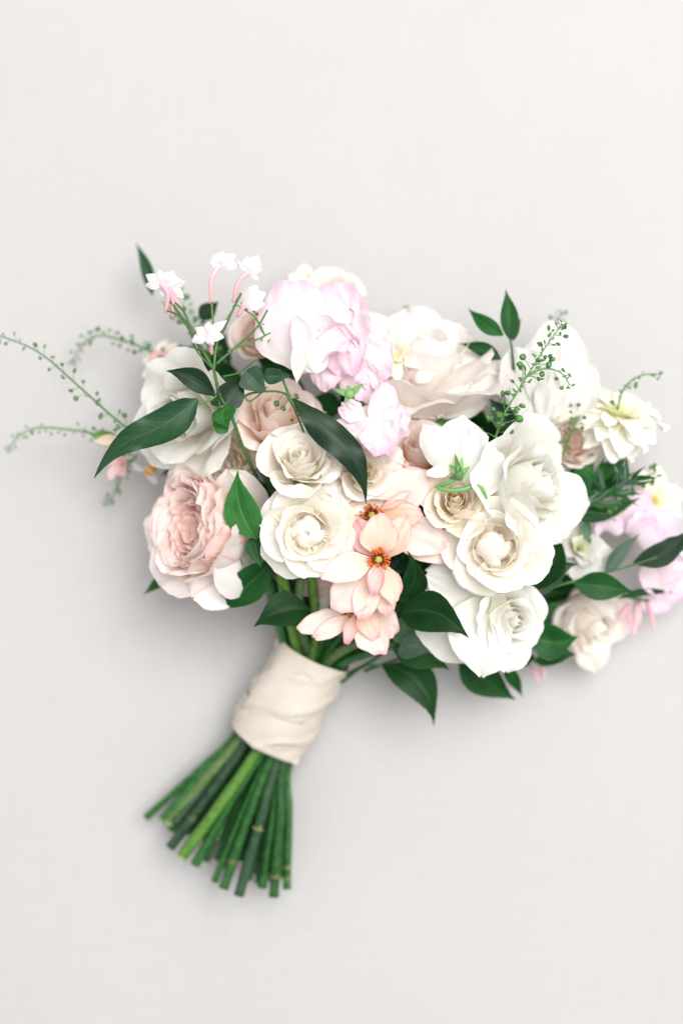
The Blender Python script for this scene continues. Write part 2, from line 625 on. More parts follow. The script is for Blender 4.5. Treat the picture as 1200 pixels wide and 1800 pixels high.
M['lemon'] = petal_mat('lemon_cream_petal', [(.0, (.90, .84, .42)), (.4, (.96, .92, .72)), (1, (.97, .95, .85))], trans=.3)
M['lemoncream'] = petal_mat('pale_lemon_petal', [(.0, (.95, .90, .66)), (.4, (.96, .94, .82)), (1, (.96, .95, .88))], trans=.3)
M['jaspetal'] = petal_mat('jasmine_petal', [(.0, (.95, .80, .82)), (.3, (.84, .80, .80)), (1, (.84, .82, .815))], trans=.3)
M['jastube'] = petal_mat('jasmine_tube', [(.0, (.74, .42, .40)), (.35, (.90, .50, .56)), (1, (.94, .68, .72))], trans=.2)
M['leaf'] = leaf_mat('ruscus_leaf', (.003, .038, .006), (.010, .072, .012), (.038, .13, .03), spec=.16)
M['leafdark'] = leaf_mat('jasmine_leaf', (.005, .028, .010), (.010, .046, .015), (.035, .09, .03), rough=.42, par=False, spec=.30)
M['leafpale'] = leaf_mat('grey_green_leaf', (.04, .10, .055), (.075, .155, .095), (.12, .22, .13), rough=.55)
M['leafmid'] = leaf_mat('mid_green_leaf', (.012, .070, .014), (.028, .11, .025), (.07, .19, .055), rough=.5, spec=.12)
M['sepal'] = leaf_mat('sepal_green', (.10, .24, .07), (.17, .34, .12), (.25, .42, .18), rough=.5, trans=.25)
M['stem'] = plain_mat('stem_green', (.008, .060, .010), (.024, .112, .020), rough=.30, spec=.45, scale=180, stretch=(1, 1, 1))
M['stemlime'] = plain_mat('stem_lime', (.055, .155, .018), (.10, .22, .03), scale=220)
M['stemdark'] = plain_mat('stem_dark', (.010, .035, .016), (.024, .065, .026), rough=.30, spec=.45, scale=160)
M['stempale'] = plain_mat('stem_pale', (.07, .15, .04), (.12, .20, .065), scale=200)
M['cut'] = plain_mat('stem_cut_end', (.34, .40, .20), (.46, .50, .30), scale=900)
M['pod'] = plain_mat('seed_pod_green', (.06, .19, .045), (.12, .27, .08), scale=400, rough=.5)
M['twig'] = plain_mat('jasmine_twig', (.045, .13, .03), (.09, .19, .05), scale=300)
M['stamen'] = plain_mat('stamen_rust', (.42, .060, .010), (.72, .20, .02), scale=1200, rough=.6)
M['stamendark'] = plain_mat('stamen_dark', (.10, .018, .008), (.26, .05, .01), scale=1200, rough=.6)
M['pistil'] = plain_mat('pistil_olive', (.30, .24, .04), (.46, .38, .08), scale=900, rough=.5)
M['pistilgreen'] = plain_mat('pistil_green', (.40, .52, .12), (.56, .64, .20), scale=700, rough=.5)
M['orange'] = plain_mat('orange_anther', (.80, .30, .01), (.88, .42, .02), scale=700)
M['nub'] = plain_mat('stem_nub', (.12, .17, .04), (.22, .24, .08), scale=500)
M['ribbon'] = cloth_mat('ribbon_silk', (.55, .49, .42), (.61, .55, .48), 2600, rough=.34, bump=.08, mottle=30)


def rng(seed):
    return random.Random(seed)


# ------------------------------------------------------------------ linen surface
def linen():
    n = 60
    vs, uvs = [], []
    size = 3.0
    for j in range(n + 1):
        for i in range(n + 1):
            x = -size + 2 * size * i / n
            y = -size + 2 * size * j / n
            vs.append((x, y, .0012 * noise.noise(Vector((x * 2.5, y * 2.5, 0))) - .0012))
            uvs.append((i / n, j / n))
    o = link('linen_surface', mesh_from('linen_surface', vs, grid(n, n), uvs), M['linen'])
    o['kind'] = 'structure'


linen()

G_FLOWER = 'flowers of the bouquet'
G_GREEN = 'greenery of the bouquet'


# ------------------------------------------------------------------ roses
def rose(name, label, cat, px, py, z, R, face, layers, roll=0, seed=1, back=.35, sepals=True, core=None):
    """layers (inner to outer): dict n, L, W, r0, z0, phis, mat ... in units of R (R in photograph pixels)"""
    s = S(z) * R
    f = Vector(face).normalized()
    t = thing(name, label, cat, P(px, py, z) - f * back * s, frame(face, roll), G_FLOWER)
    rg = rng(seed)
    th = rg.random() * 6.28
    k = 0
    for la in layers:
        n = la['n']
        th += 2.4
        for i in range(n):
            jl = 1 + rg.uniform(-1, 1) * la.get('jl', .06)
            jp = rg.uniform(-1, 1) * la.get('jp', 5)
            a = th + 2 * math.pi * (i + rg.uniform(-.18, .18)) / n
            phis = [p + jp * min(1, q / 1.5) for q, p in enumerate(la['phis'])]
            me = petal_mesh(la['L'] * s * jl, la['W'] * s * (1 + rg.uniform(-.1, .1)), phis,
                            la.get('r0', .05) * s, la.get('z0', 0) * s + rg.uniform(-.02, .02) * s, a,
                            wrap=la.get('wrap', 1.), cup=la.get('cup', 0), shape=la.get('shape', ROSE),
                            ruf=la.get('ruf', .05), rfreq=la.get('rfreq', 1.8), lip=la.get('lip', .05),
                            spiral=la.get('spiral', .10), rnd=la.get('rnd', .2), notch=la.get('notch', 0),
                            point=la.get('point', 0), seed=seed * 100 + k, crease=la.get('crease', 0),
                            jag=la.get('jag', .035), flare=la.get('flare', 0))
            link('petal', me, M[la['mat']], t)
            k += 1
    if sepals:
        for i in range(5):
            a = i * 1.2566 + .3
            me = petal_mesh(.62 * s, .12 * s, [75, 80, 110], .05 * s, -.03 * s, a, cup=.4, shape=[.7, 1, .9, .7, .45, .2, .02], seed=seed + i, nu=4, nv=8)
            link('sepal', me, M['sepal'], t)
    return t


def spray(mat, outer=None, o=1.0, bud=.75):
    """open spray rose with a closed bud in the middle"""
    outer = outer or mat
    return [
        dict(n=2, L=bud * .92, W=.36, r0=.10, z0=.14, phis=[60, 4, -12, -40, -60], mat=mat, ruf=.06, spiral=.2, jp=4, jl=.1, lip=0, rnd=.4, jag=.08),
        dict(n=4, L=bud * 1.16, W=.50, r0=.19, z0=.14, phis=[80, 12, -14, -54, -84], mat=mat, ruf=.08, spiral=.24, jp=6, jl=.16, lip=0, rnd=.36, jag=.07),
        dict(n=4, L=.82, W=.60, r0=.29, z0=.06, phis=[86, 24 * o, 2, -4, 14], mat=mat, ruf=.07, spiral=.12, jp=6, jl=.08, rnd=.26),
        dict(n=5, L=1.00, W=.70, r0=.08, z0=.02, phis=[92, 54 * o, 28 * o, 30 * o, 62 * o], mat=outer, ruf=.09, lip=.03, jp=8, jl=.08, rfreq=1.5, rnd=.3),
        dict(n=5, L=1.10, W=.78, r0=.07, z0=0, phis=[95, 66 * o, 48 * o, 56 * o, 84 * o], mat=outer, ruf=.09, lip=.03, jp=8, jl=.10, rfreq=1.5, rnd=.34),
        dict(n=4, L=1.14, W=.80, r0=.06, z0=-.03, phis=[98, 80 * o, 68 * o, 76 * o, 98 * o], mat=outer, ruf=.09, lip=.03, jp=8, jl=.10, rfreq=1.5, rnd=.36),
    ]


def garden(mat, outer, rim=1.0, rows=7):
    la = []
    for j in range(rows):
        q = j / (rows - 1)
        la.append(dict(n=4 + int(j * 1.2), L=.50 + .34 * q, W=.22 + .16 * q, r0=.05 + .40 * q, z0=.16 - .06 * q,
                       phis=[40 + 20 * q, 14, -6 + 4 * q, 4 + 8 * q], mat=mat, ruf=.10, rfreq=2.3, spiral=.2, lip=.0, jl=.12, jp=9, wrap=.85, jag=.045))
    la += [
        dict(n=5, L=1.08, W=.50, r0=.12, z0=.04, phis=[95, 46, 4, 2, 26], mat=outer, ruf=.06, lip=.03, jp=5),
        dict(n=5, L=1.20, W=.56, r0=.12, z0=.0, phis=[96, 56, 12, 10, 44], mat=outer, ruf=.06, lip=.04, jp=6),
        dict(n=5, L=1.26, W=.62, r0=.12, z0=-.03, phis=[98, 64, 22, 24, 66], mat=outer, ruf=.07, lip=.06, jp=7),
    ]
    return la


def tall(mat, outer=None, open_=1.0, k=1.0):
    """long florist's rose with a furled heart; k shortens the heart"""
    outer = outer or mat
    return [
        dict(n=2, L=1.02 * k, W=.26, r0=.03, z0=.1, phis=[30, 6, -6, -16, -18], mat=mat, spiral=.3, jp=3, jl=.08, lip=0, ruf=.03),
        dict(n=3, L=1.06 * k, W=.36, r0=.04, z0=.08, phis=[45, 10, -4, -8, -6], mat=mat, spiral=.24, jp=5, jl=.08, lip=0, ruf=.05),
        dict(n=3, L=1.10 * k, W=.44, r0=.05, z0=.05, phis=[58, 16, 1, -2, 6], mat=mat, spiral=.2, jp=6, lip=.02, ruf=.05),
        dict(n=4, L=1.12 * (k + 1) / 2, W=.52, r0=.06, z0=.03, phis=[70, 24 * open_, 6, 4, 24], mat=mat, spiral=.16, jp=7, lip=.03, ruf=.06),
        dict(n=4, L=1.18 * (k + 2) / 3, W=.62, r0=.07, z0=.0, phis=[80, 34 * open_, 16 * open_, 18 * open_, 60 * open_], mat=outer, jp=8, jl=.1, lip=.04, ruf=.08, rnd=.26),
        dict(n=5, L=1.20, W=.74, r0=.08, z0=-.03, phis=[88, 52 * open_, 36 * open_, 44 * open_, 90 * open_], mat=outer, jp=10, jl=.1, lip=.05, ruf=.09, rnd=.3),
    ]


ROSE1 = rose('garden_rose', 'large blush pink garden rose with densely ruffled heart at left edge of the bouquet', 'rose',
     350, 930, .150, 124, (-.74, .14, .62), garden('blush', 'blushouter'), seed=3, back=.55)
rose('spray_rose', 'cream rose facing straight up with a closed bud heart beside the pointed green leaf', 'rose',
     540, 935, .188, 76, (.05, -.06, 1), spray('cream'), seed=5, back=.3)
rose('spray_rose', 'loose open cream rose above the bud-hearted cream rose', 'rose',
     528, 820, .172, 78, (.05, .55, .83), tall('cream', 'cream', 1.12, .8), seed=8, back=.3)
rose('spray_rose', 'cream rose half covered by the long dark drooping leaf', 'rose',
     636, 830, .162, 68, (.15, .1, .95), tall('ivory', 'cream', 1.2, .75), seed=13, back=.3)
rose('spray_rose', 'small tan cream rose under the green calyx of the white sweet pea', 'rose',
     800, 886, .168, 60, (-.05, .30, .95), tall('tan', 'tan', 1.1, .85), seed=17, back=.3)
rose('spray_rose', 'cream rose with warm peach heart in front of the two white roses', 'rose',
     868, 962, .178, 80, (-.22, .02, .97), spray('peachcream', 'cream', bud=.74), seed=21, back=.35)
ROSE8 = rose('florist_rose', 'white rose seen from the side with furled heart, lowest of the blooms', 'rose',
     894, 1090, .152, 72, (.36, -.12, .90), tall('white', 'white', .85), seed=24, back=.6, roll=30)
for b, e, Wd, op in [((895, 1108, .120), (728, 1062, .140), 80, dict(arch=20, curl=.12, ruf=.07)),
                     ((900, 1050, .125), (748, 1010, .150), 46, dict(arch=14, curl=.1, ruf=.10)),
                     ((872, 1040, .140), (846, 1188, .158), 56, dict(arch=26, curl=-.2, ruf=.10, side=20)),
                     ((888, 1100, .135), (888, 1180, .150), 46, dict(arch=14, curl=.2, ruf=.10)),
                     ((880, 1075, .130), (800, 1130, .158), 50, dict(arch=20, curl=.2, ruf=.10))]:
    free_petal(ROSE8, b, e, Wd, 'white', **op)
for b, e, Wd in [((446, 978, .105), (372, 992, .182), 66), ((444, 930, .105), (402, 826, .170), 46), ((425, 1000, .10), (338, 1050, .158), 46), ((440, 950, .10), (395, 925, .185), 46)]:
    free_petal(ROSE1, b, e, Wd, 'blushouter', arch=16, curl=.22, ruf=.14)
ROSE11 = rose('florist_rose', 'biggest white rose, wide open, right of the white sweet pea', 'rose',
     925, 856, .148, 122, (.74, .06, .66), tall('white', 'white', 1.05), seed=29, back=.62, roll=10)
for b, e, Wd in [((950, 880, .150), (1034, 886, .160), 52), ((935, 885, .145), (985, 952, .155), 62), ((920, 900, .16), (900, 948, .168), 44)]:
    free_petal(ROSE11, b, e, Wd, 'white', arch=14, curl=.1, ruf=.14)
ROSE16 = rose('garden_rose', 'large soft-focus blush cream rose at the back behind the pink sweet peas', 'rose',
     745, 650, .108, 140, (.05, .86, .50), tall('blushwhite', 'blushwhite', 1.2), seed=31, back=.6)
for b, e, Wd in [((750, 668, .10), (884, 664, .112), 46), ((745, 668, .105), (852, 716, .118), 46), ((735, 668, .105), (765, 738, .125), 52), ((720, 640, .09), (612, 566, .095), 44),
                 ((735, 620, .09), (716, 540, .085), 50), ((760, 630, .09), (836, 600, .09), 46), ((730, 660, .11), (690, 715, .12), 40), ((770, 660, .12), (820, 690, .13), 34), ((720, 640, .12), (770, 655, .14), 34)]:
    free_petal(ROSE16, b, e, Wd, 'blushwhite', arch=16, curl=.1, ruf=.26, rf=2.8)
rose('ranunculus_bloom', 'white many-layered bloom under the large dark leaf at upper left', 'ranunculus',
     332, 728, .138, 116, (-.52, -.20, .83), tall('white', 'white', 1.0), seed=36, back=.6)
rose('garden_rose', 'dusty peach rose half hidden behind the jasmine stems', 'rose',
     482, 738, .138, 84, (.05, .62, .78), tall('dusty', 'dusty', 1.15), seed=41, back=.5)
rose('garden_rose', 'blurred cream bloom at the very top behind the pink sweet peas', 'rose',
     578, 535, .085, 68, (0, .5, .85), garden('lemon', 'cream', rows=4), seed=44, back=.45)
ROSE24 = rose('garden_rose', 'blurred pale peach rose hanging out below the right leaf spray', 'rose',
     1034, 1090, .06, 86, (.4, -.5, .7), tall('peachcream', 'blushouter', 1.1), seed=47, back=.6)
for b, e, Wd, mt in [((1030, 1080, .062), (1046, 1182, .050), 34, 'peachcream'), ((1000, 1060, .066), (1072, 1112, .058), 44, 'blushouter'), ((1010, 1060, .05), (1000, 1120, .055), 36, 'blushouter')]:
    free_petal(ROSE24, b, e, Wd, mt, arch=10, curl=.15, ruf=.2)
rose('garden_rose', 'dusty pink rose deep between white sweet pea and peach butterfly blooms', 'rose',
     735, 800, .138, 72, (0, .5, .85), tall('dusty', 'dusty', 1.1), seed=51, back=.5)
rose('garden_rose', 'small blurred pink rose behind the jasmine at upper left', 'rose',
     452, 590, .090, 52, (-.2, .3, .9), garden('dusty', 'dusty', rows=4), seed=53, back=.5)
rose('garden_rose', 'dusty blush rose behind the frilly green sprig at right', 'rose',
     1000, 778, .095, 50, (.3, .2, .9), garden('dusty', 'dusty', rows=4), seed=55, back=.5)
rose('garden_rose', 'pale cream rose tucked behind the pink garden rose and white layered bloom', 'rose',
     395, 820, .115, 62, (-.2, .2, .95), garden('cream', 'ivory', rows=4), seed=58, back=.5)


# ------------------------------------------------------------------ narrow petalled blooms
def daisy(name, label, cat, px, py, z, R, face, rows, centre=None, roll=0, seed=1, back=.1):
    s = S(z) * R
    f = Vector(face).normalized()
    t = thing(name, label, cat, P(px, py, z) - f * back * s, frame(face, roll), G_FLOWER)
    rg = rng(seed)
    k = 0
    for (n, L, W, phis, mat) in rows:
        off = rg.random() * 6.28
        for i in range(n):
            jp = rg.uniform(-9, 9)
            me = petal_mesh(L * s * rg.uniform(.86, 1.1), W * s * rg.uniform(.85, 1.15), [phis[0]] + [p + jp for p in phis[1:]], .06 * s, 0,
                            off + 6.283 * (i + rg.uniform(-.25, .25)) / n, cup=rg.uniform(.2, .7), shape=STRAP, ruf=.08, seed=seed * 50 + k,
                            point=.08, nu=8, nv=10, jag=.05)
            link('petal', me, M[mat], t)
            k += 1
    if centre:
        mb = MB()
        mb.dome((0, 0, .06 * s), centre[0] * s, centre[1] * s, bump=.06)
        mb.build('button_centre', M[centre[2]], t)
    return t


daisy('dahlia', 'cream dahlia with yellow-green button centre at the right edge of the head', 'dahlia', 1086, 728, .100, 80, (.12, .80, .50),
      [(8, .62, .22, [30, 50, 62, 70], 'lemon'), (10, .92, .27, [50, 76, 92, 100], 'lemoncream'), (11, 1.06, .30, [70, 98, 116, 120], 'lemoncream'), (10, 1.0, .30, [90, 125, 140, 140], 'lemoncream')],
      (.24, .22, 'pistilgreen'), seed=2)
daisy('lime_bloom', 'small pale lime star-shaped bloom in front of the large blush cream rose', 'lime bloom', 692, 622, .135, 52, (-.05, .2, .95),
      [(7, .6, .16, [20, 40, 50], 'greenwhite'), (9, 1.0, .20, [50, 70, 84], 'greenwhite')], (.2, .16, 'pistilgreen'), seed=4)
daisy('lime_bloom', 'small white and pale green bloom behind the leaves right of the peach hearted cream rose', 'lime bloom', 1016, 965, .085, 60, (.1, .3, .95),
      [(6, .7, .26, [10, 20, 26], 'greenwhite'), (7, .9, .30, [30, 45, 60], 'palewhite'), (7, 1.0, .32, [60, 80, 90], 'palewhite')], None, seed=6)
daisy('lemon_bloom', 'blurred lemon cream bloom behind the mauve sweet pea at right', 'bloom', 1150, 880, .050, 56, (.3, .2, .9),
      [(6, .8, .3, [30, 60, 70], 'lemon'), (6, 1.0, .36, [60, 85, 95], 'lemon')], (.12, .12, 'pistil'), seed=9)
daisy('small_bloom', 'tiny white bloom with orange centre peeking out left of the pink garden rose', 'bloom', 264, 826, .085, 30, (-.5, -.7, .3),
      [(3, 1.0, .5, [40, 70, 75], 'palewhite')], (.34, .42, 'orange'), seed=11)
daisy('small_bloom', 'tiny blurred pink bloom at left between two peppergrass sprigs', 'bloom', 215, 815, .060, 36, (-.5, .1, .8),
      [(5, 1., .36, [30, 60, 80], 'rosepink')], None, seed=12)
daisy('small_bloom', 'blurred cluster of pink petals in the peppergrass at upper left', 'bloom', 285, 640, .065, 40, (-.3, .3, .9),
      [(5, .7, .3, [20, 40, 50], 'rosepink'), (6, 1., .34, [50, 80, 90], 'dusty')], None, seed=14)
daisy('small_bloom', 'blurred creamy white bloom at top left of the pink sweet peas', 'bloom', 535, 500, .075, 36, (-.2, .4, .9),
      [(5, .7, .3, [20, 40, 50], 'palewhite'), (6, 1., .34, [50, 80, 90], 'cream')], None, seed=15)


# ------------------------------------------------------------------ butterfly ranunculus
def butterfly(label, px, py, z, face, petals, seed, roll=0, cr=20, tilt=0):
    """petals: (direction in degrees anticlockwise from right, length px, half width px, lift phis, material, layer)"""
    s = S(z)
    t = thing('butterfly_ranunculus', label, 'ranunculus', P(px, py, z), frame(face, roll), G_FLOWER)
    rg = rng(seed)
    for k, pt in enumerate(petals):
        if isinstance(pt[0], tuple):
            b, e, Wd, mat, op = pt
            op = dict(op)
            op.setdefault('ruf', .17)
            op.setdefault('curl', -.22)
            op.setdefault('arch', 8)
            free_petal(t, (b[0], b[1], z + b[2]), (e[0], e[1], z + e[2]), Wd, mat, shape=BUTT, rnd=.34, rf=2.6, **op)
            continue
        (ang, L, W, phis, mat, lay) = pt
        me = petal_mesh(L * s, W * s, phis, 5 * s, -2 * s - lay * 5 * s, R_(ang), cup=rg.uniform(.25, .75), shape=WEDGE, ruf=.12, rfreq=1.9,
                        seed=seed * 40 + k, rnd=.3, jag=.03, lip=.02)
        link('petal', me, M[mat], t)
    mb = MB()
    mb.dome((0, 0, 6 * s), 7 * s, 7 * s, seg=14, bump=.08)
    mb.build('pistil', M['pistil'], t)
    for nm, n, r0, r1, mat in (('stamen_ring', 60, .5, 1.0, 'stamen'), ('inner_stamen_ring', 36, .42, .64, 'stamendark')):
        mb = MB()
        for i in range(n):
            a = rg.random() * 6.283
            rr = cr * (r0 + (r1 - r0) * rg.random()) * s
            hh = (5 + 6 * rg.random()) * s
            b = Vector((math.cos(a) * 6 * s, math.sin(a) * 6 * s, 0))
            e = Vector((math.cos(a) * rr, math.sin(a) * rr, hh))
            mb.tube([b, b.lerp(e, .6) + Vector((0, 0, 2 * s)), e], .55 * s, 3, 4)
            d = (e - b).normalized()
            mb.dome(e, 1.9 * s, 3.2 * s, d, 6, 4)
        o = mb.build(nm, M[mat], t)
        o['kind'] = 'stuff'
    return t


butterfly('peach butterfly ranunculus facing the camera, topmost in the middle, rust stamens round an olive eye', 665, 983, .186, (0, -.05, 1), [
    ((662, 992, -.012), (586, 1074, -.002), 38, 'peachpale', dict(roll=-8)),
    ((660, 998, -.010), (634, 1090, .000), 25, 'peachpale', dict(roll=10)),
    ((668, 996, -.014), (682, 1082, -.008), 22, 'peach', dict()),
    ((658, 984, -.004), (566, 1014, .012), 27, 'peachpale', dict(roll=16, curl=-.4)),
    ((671, 988, -.004), (694, 1062, .006), 22, 'peach', dict(roll=-14)),
    ((672, 982, -.010), (716, 908, .000), 27, 'peach', dict(roll=-10)),
    ((660, 980, -.012), (628, 914, -.002), 26, 'rosepink', dict()),
    ((664, 978, -.004), (668, 902, .012), 34, 'peach', dict(curl=-.4)),
    ((663, 990, .002), (656, 1046, .012), 15, 'rosepink', dict(curl=-.9, ruf=.3))], 3)
butterfly('peach butterfly ranunculus behind the topmost one, its rust centre under the cream rose', 652, 906, .172, (.10, .04, .97), [
    ((660, 892, -.020), (712, 806, -.010), 30, 'peachpale', dict()),
    ((690, 955, -.016), (794, 986, -.012), 16, 'peachpale', dict()),
    ((672, 918, -.010), (786, 958, -.002), 36, 'peachpale', dict(roll=8)),
    ((664, 900, -.008), (752, 832, .000), 38, 'peachpale', dict(roll=-8)),
    ((664, 904, -.002), (742, 904, .008), 27, 'peach', dict(roll=10)),
    ((648, 914, -.004), (598, 978, -.004), 25, 'rosepink', dict()),
    ((646, 902, -.006), (594, 908, -.006), 22, 'peach', dict()),
    ((668, 896, .002), (722, 862, .010), 9, 'rosepink', dict(curl=-.9))], 5)
butterfly('peach butterfly ranunculus hanging lowest, seen from the side above the ribbon', 614, 1072, .150, (.0, -.62, .6), [
    ((618, 1076, -.004), (522, 1108, .004), 21, 'peachpale', dict(roll=10)),
    ((620, 1082, .000), (550, 1122, .008), 16, 'peachpale', dict(roll=-10)),
    ((640, 1062, -.008), (694, 1116, .000), 30, 'peachpale', dict()),
    ((633, 1068, .000), (672, 1150, .006), 33, 'peachpale', dict(curl=-.35)),
    ((634, 1066, .004), (660, 1124, .012), 20, 'peach', dict(curl=-.4)),
    ((622, 1080, .006), (608, 1132, .010), 12, 'rosepink', dict(curl=-.9))], 7, cr=12)
butterfly('pale peach butterfly ranunculus mostly hidden under the bud-hearted cream rose', 600, 1010, .130, (-.4, -.5, .8), [
    (200, 84, 40, [50, 70, 80, 90], 'peachpale', 1), (230, 88, 40, [60, 78, 88, 94], 'palewhite', 1), (265, 80, 40, [60, 80, 90, 95], 'peachpale', 1), (60, 70, 40, [60, 70, 80, 90], 'peach', 1), (0, 70, 40, [60, 70, 80, 90], 'peach', 1)], 9, cr=15)


# ------------------------------------------------------------------ sweet peas
def sweet_pea(label, px, py, z, R, up, face, mats=('pink', 'pink', 'palewhite'), seed=1, wide=1.0, wing=1.0, keel=True, calyx=True, ruf=.13, wing_phis=None):
    """px, py: the throat; up: image direction (degrees) in which the banner stands"""
    s = S(z) * R
    f = Vector(face).normalized()
    m = frame(face, 0)
    t = thing('sweet_pea', label, 'sweet pea', P(px, py, z), m, G_FLOWER)
    a = R_(up)
    rg = rng(seed)
    me = petal_mesh(1.12 * s, .96 * wide * s, [30, 58, 78, 92, 104], .02 * s, -.04 * s, a, cup=-.35, shape=FAN, ruf=ruf, rfreq=2.4, notch=.12,
                    seed=seed, crease=.05, nu=26, nv=20, rnd=.34, lip=.05, jag=.03, flare=.0)
    link('banner', me, M[mats[0]], t)
    for k, sg in enumerate((-1, 1)):
        wp = wing_phis or [10, 34, 56, 70]
        me = petal_mesh(.80 * s * wing, .42 * s * wing, [p + rg.uniform(-8, 8) for p in wp], .03 * s, .02 * s, a + sg * rg.uniform(.5, .8) * 1.15, cup=.7, shape=OVAL,
                        ruf=ruf * 1.1, rfreq=2, seed=seed * 3 + k, nu=16, nv=14, rnd=.3, spiral=.12 * sg)
        link('wing', me, M[mats[1]], t)
    if keel:
        me = petal_mesh(.55 * s, .26 * s, [50, 20, -14, -50], .03 * s, .03 * s, a + math.pi, cup=1.35, shape=OVAL, ruf=.03, seed=seed + 9, nu=12, nv=12)
        link('keel', me, M[mats[2]], t)
    if calyx:
        mb = MB()
        mb.dome((0, 0, -.10 * s), .09 * s, .12 * s)
        c = mb.build('calyx', M['sepal'], t)
        for i in range(5):
            me = petal_mesh(.26 * s, .055 * s, [20, 50, 80], .05 * s, -.08 * s, a + i * 1.2566, cup=.4, shape=[1, .9, .75, .55, .35, .15, .02], seed=i, nu=4, nv=6)
            link('sepal', me, M['sepal'], c)
    return t


def pea(label, c, petals, calyx=None):
    t = thing('sweet_pea', label, 'sweet pea', P(*c), None, G_FLOWER)
    for k, (nm, b, e, Wd, mat, op) in enumerate(petals):
        free_petal(t, b, e, Wd, mat, name=nm, fan='shape' not in op and nm != 'keel', **op)
    if calyx:
        px, py, z, R, dirs, stem_pts = calyx
        O = t.location.copy()
        s = S(z)
        mb = MB()
        mb.dome(P(px, py, z) - O, R * .34 * s, R * .42 * s, Vector((0, .6, 1)))
        cy = mb.build('calyx', M['sepal'], t)
        for k, (a, L) in enumerate(dirs):
            me = leaf_mesh(P(px, py, z), P(px + math.cos(R_(a)) * L, py - math.sin(R_(a)) * L, z - .004), R * .24 * s, arch=.002, fold=20,
                           shape=[.8, 1, .85, .6, .35, .02], origin=O, nu=4, nv=8, seed=k, name='sepal')
            link('sepal', me, M['sepal'], cy)
        mb = MB()
        mb.tube([P(*p) for p in stem_pts], lambda v: 4.0 * s, 14, 7, O)
        mb.build('stalk', M['sepal'], t)
    return t


pea('big pink sweet pea with white keel, nearest the jasmine flowers', (540, 640, .175), [
    ('banner', (545, 655, .172), (516, 494, .174), 84, 'pink', dict(crease=.16, ruf=.20, curl=.12, arch=16, nu=28, nv=26)),
    ('wing', (540, 640, .186), (521, 556, .196), 19, 'pink', dict(curl=-.5, arch=8)),
    ('wing', (545, 630, .184), (622, 584, .190), 34, 'pink', dict(curl=-.4, arch=14, roll=-34, ruf=.46, rf=3.8)),
    ('keel', (545, 596, .196), (556, 656, .199), 27, 'palewhite', dict(curl=.45, arch=10, ruf=.05)),
    ('wing', (530, 598, .198), (521, 674, .197), 15, 'palewhite', dict(curl=-.4, arch=6, shape=SPADE))])
pea('pink sweet pea with ruffled banner just right of the white-keeled one', (600, 630, .165), [
    ('banner', (598, 640, .160), (590, 496, .158), 56, 'pink', dict(crease=.14, ruf=.46, rf=3.8, arch=10)),
    ('wing', (582, 560, .176), (616, 660, .186), 42, 'pink', dict(ruf=.46, rf=3.8, arch=14, curl=.2)),
    ('wing', (560, 556, .182), (630, 612, .187), 24, 'pink', dict(ruf=.46, rf=3.8, arch=12, roll=38)),
    ('wing', (575, 610, .172), (572, 684, .176), 32, 'pink', dict(ruf=.46, rf=3.8, arch=6, curl=.2)),
    ('keel', (600, 560, .176), (622, 548, .180), 20, 'pink', dict(ruf=.46, rf=3.8))])
pea('pale pink sweet pea with drooping right lobe, above its green star calyx', (625, 640, .155), [
    ('banner', (612, 610, .160), (682, 655, .168), 50, 'pink', dict(ruf=.46, rf=3.8, arch=12, curl=.15)),
    ('wing', (622, 600, .158), (642, 710, .170), 40, 'pink', dict(ruf=.46, rf=3.8, arch=10, curl=.2)),
    ('wing', (628, 630, .166), (668, 690, .172), 22, 'pink', dict(ruf=.46, rf=3.8, arch=10, roll=30))],
    calyx=(612, 800, .176, 24, [(70, 26), (20, 40), (165, 34), (120, 30), (250, 20)], [(620, 720, .150), (612, 800, .174), (604, 812, .168), (598, 830, .155)]) if False else
    (614, 694, .178, 26, [(40, 34), (160, 34), (-60, 26), (-110, 26), (100, 18)], [(614, 694, .176), (606, 712, .165), (600, 730, .150)]))
pea('pink sweet pea nodding downward above the cream rose under the drooping leaf', (655, 730, .172), [
    ('banner', (652, 712, .170), (656, 800, .186), 64, 'pink', dict(ruf=.46, rf=3.8, arch=20, curl=.25, nu=26)),
    ('wing', (655, 745, .176), (684, 674, .182), 27, 'pink', dict(curl=-.5, arch=8, roll=20)),
    ('wing', (672, 752, .180), (718, 722, .178), 24, 'pink', dict(ruf=.46, rf=3.8, arch=8)),
    ('wing', (640, 735, .182), (598, 712, .176), 20, 'pink', dict(ruf=.46, rf=3.8, arch=8)),
    ('lower_lip', (652, 746, .184), (682, 800, .193), 40, 'pink', dict(ruf=.46, rf=3.8, arch=12, curl=-.35, roll=-14))])
pea('white sweet pea with green calyx beside the biggest white rose', (800, 826, .180), [
    ('wing', (792, 826, .186), (748, 746, .190), 29, 'palewhite', dict(curl=.3, arch=10)),
    ('banner', (802, 832, .178), (818, 734, .180), 46, 'palewhite', dict(ruf=.22, arch=8)),
    ('banner', (806, 836, .182), (880, 800, .180), 56, 'palewhite', dict(ruf=.16, arch=14, curl=.2)),
    ('wing', (795, 824, .190), (750, 832, .190), 12, 'palewhite', dict(ruf=.3))],
    calyx=(806, 836, .196, 26, [(80, 34), (40, 26), (130, 26), (200, 18), (100, 40)],
           [(806, 836, .195), (790, 848, .194), (766, 856, .190), (790, 862, .196), (815, 860, .198), (838, 854, .196), (850, 866, .192), (852, 876, .188)]))
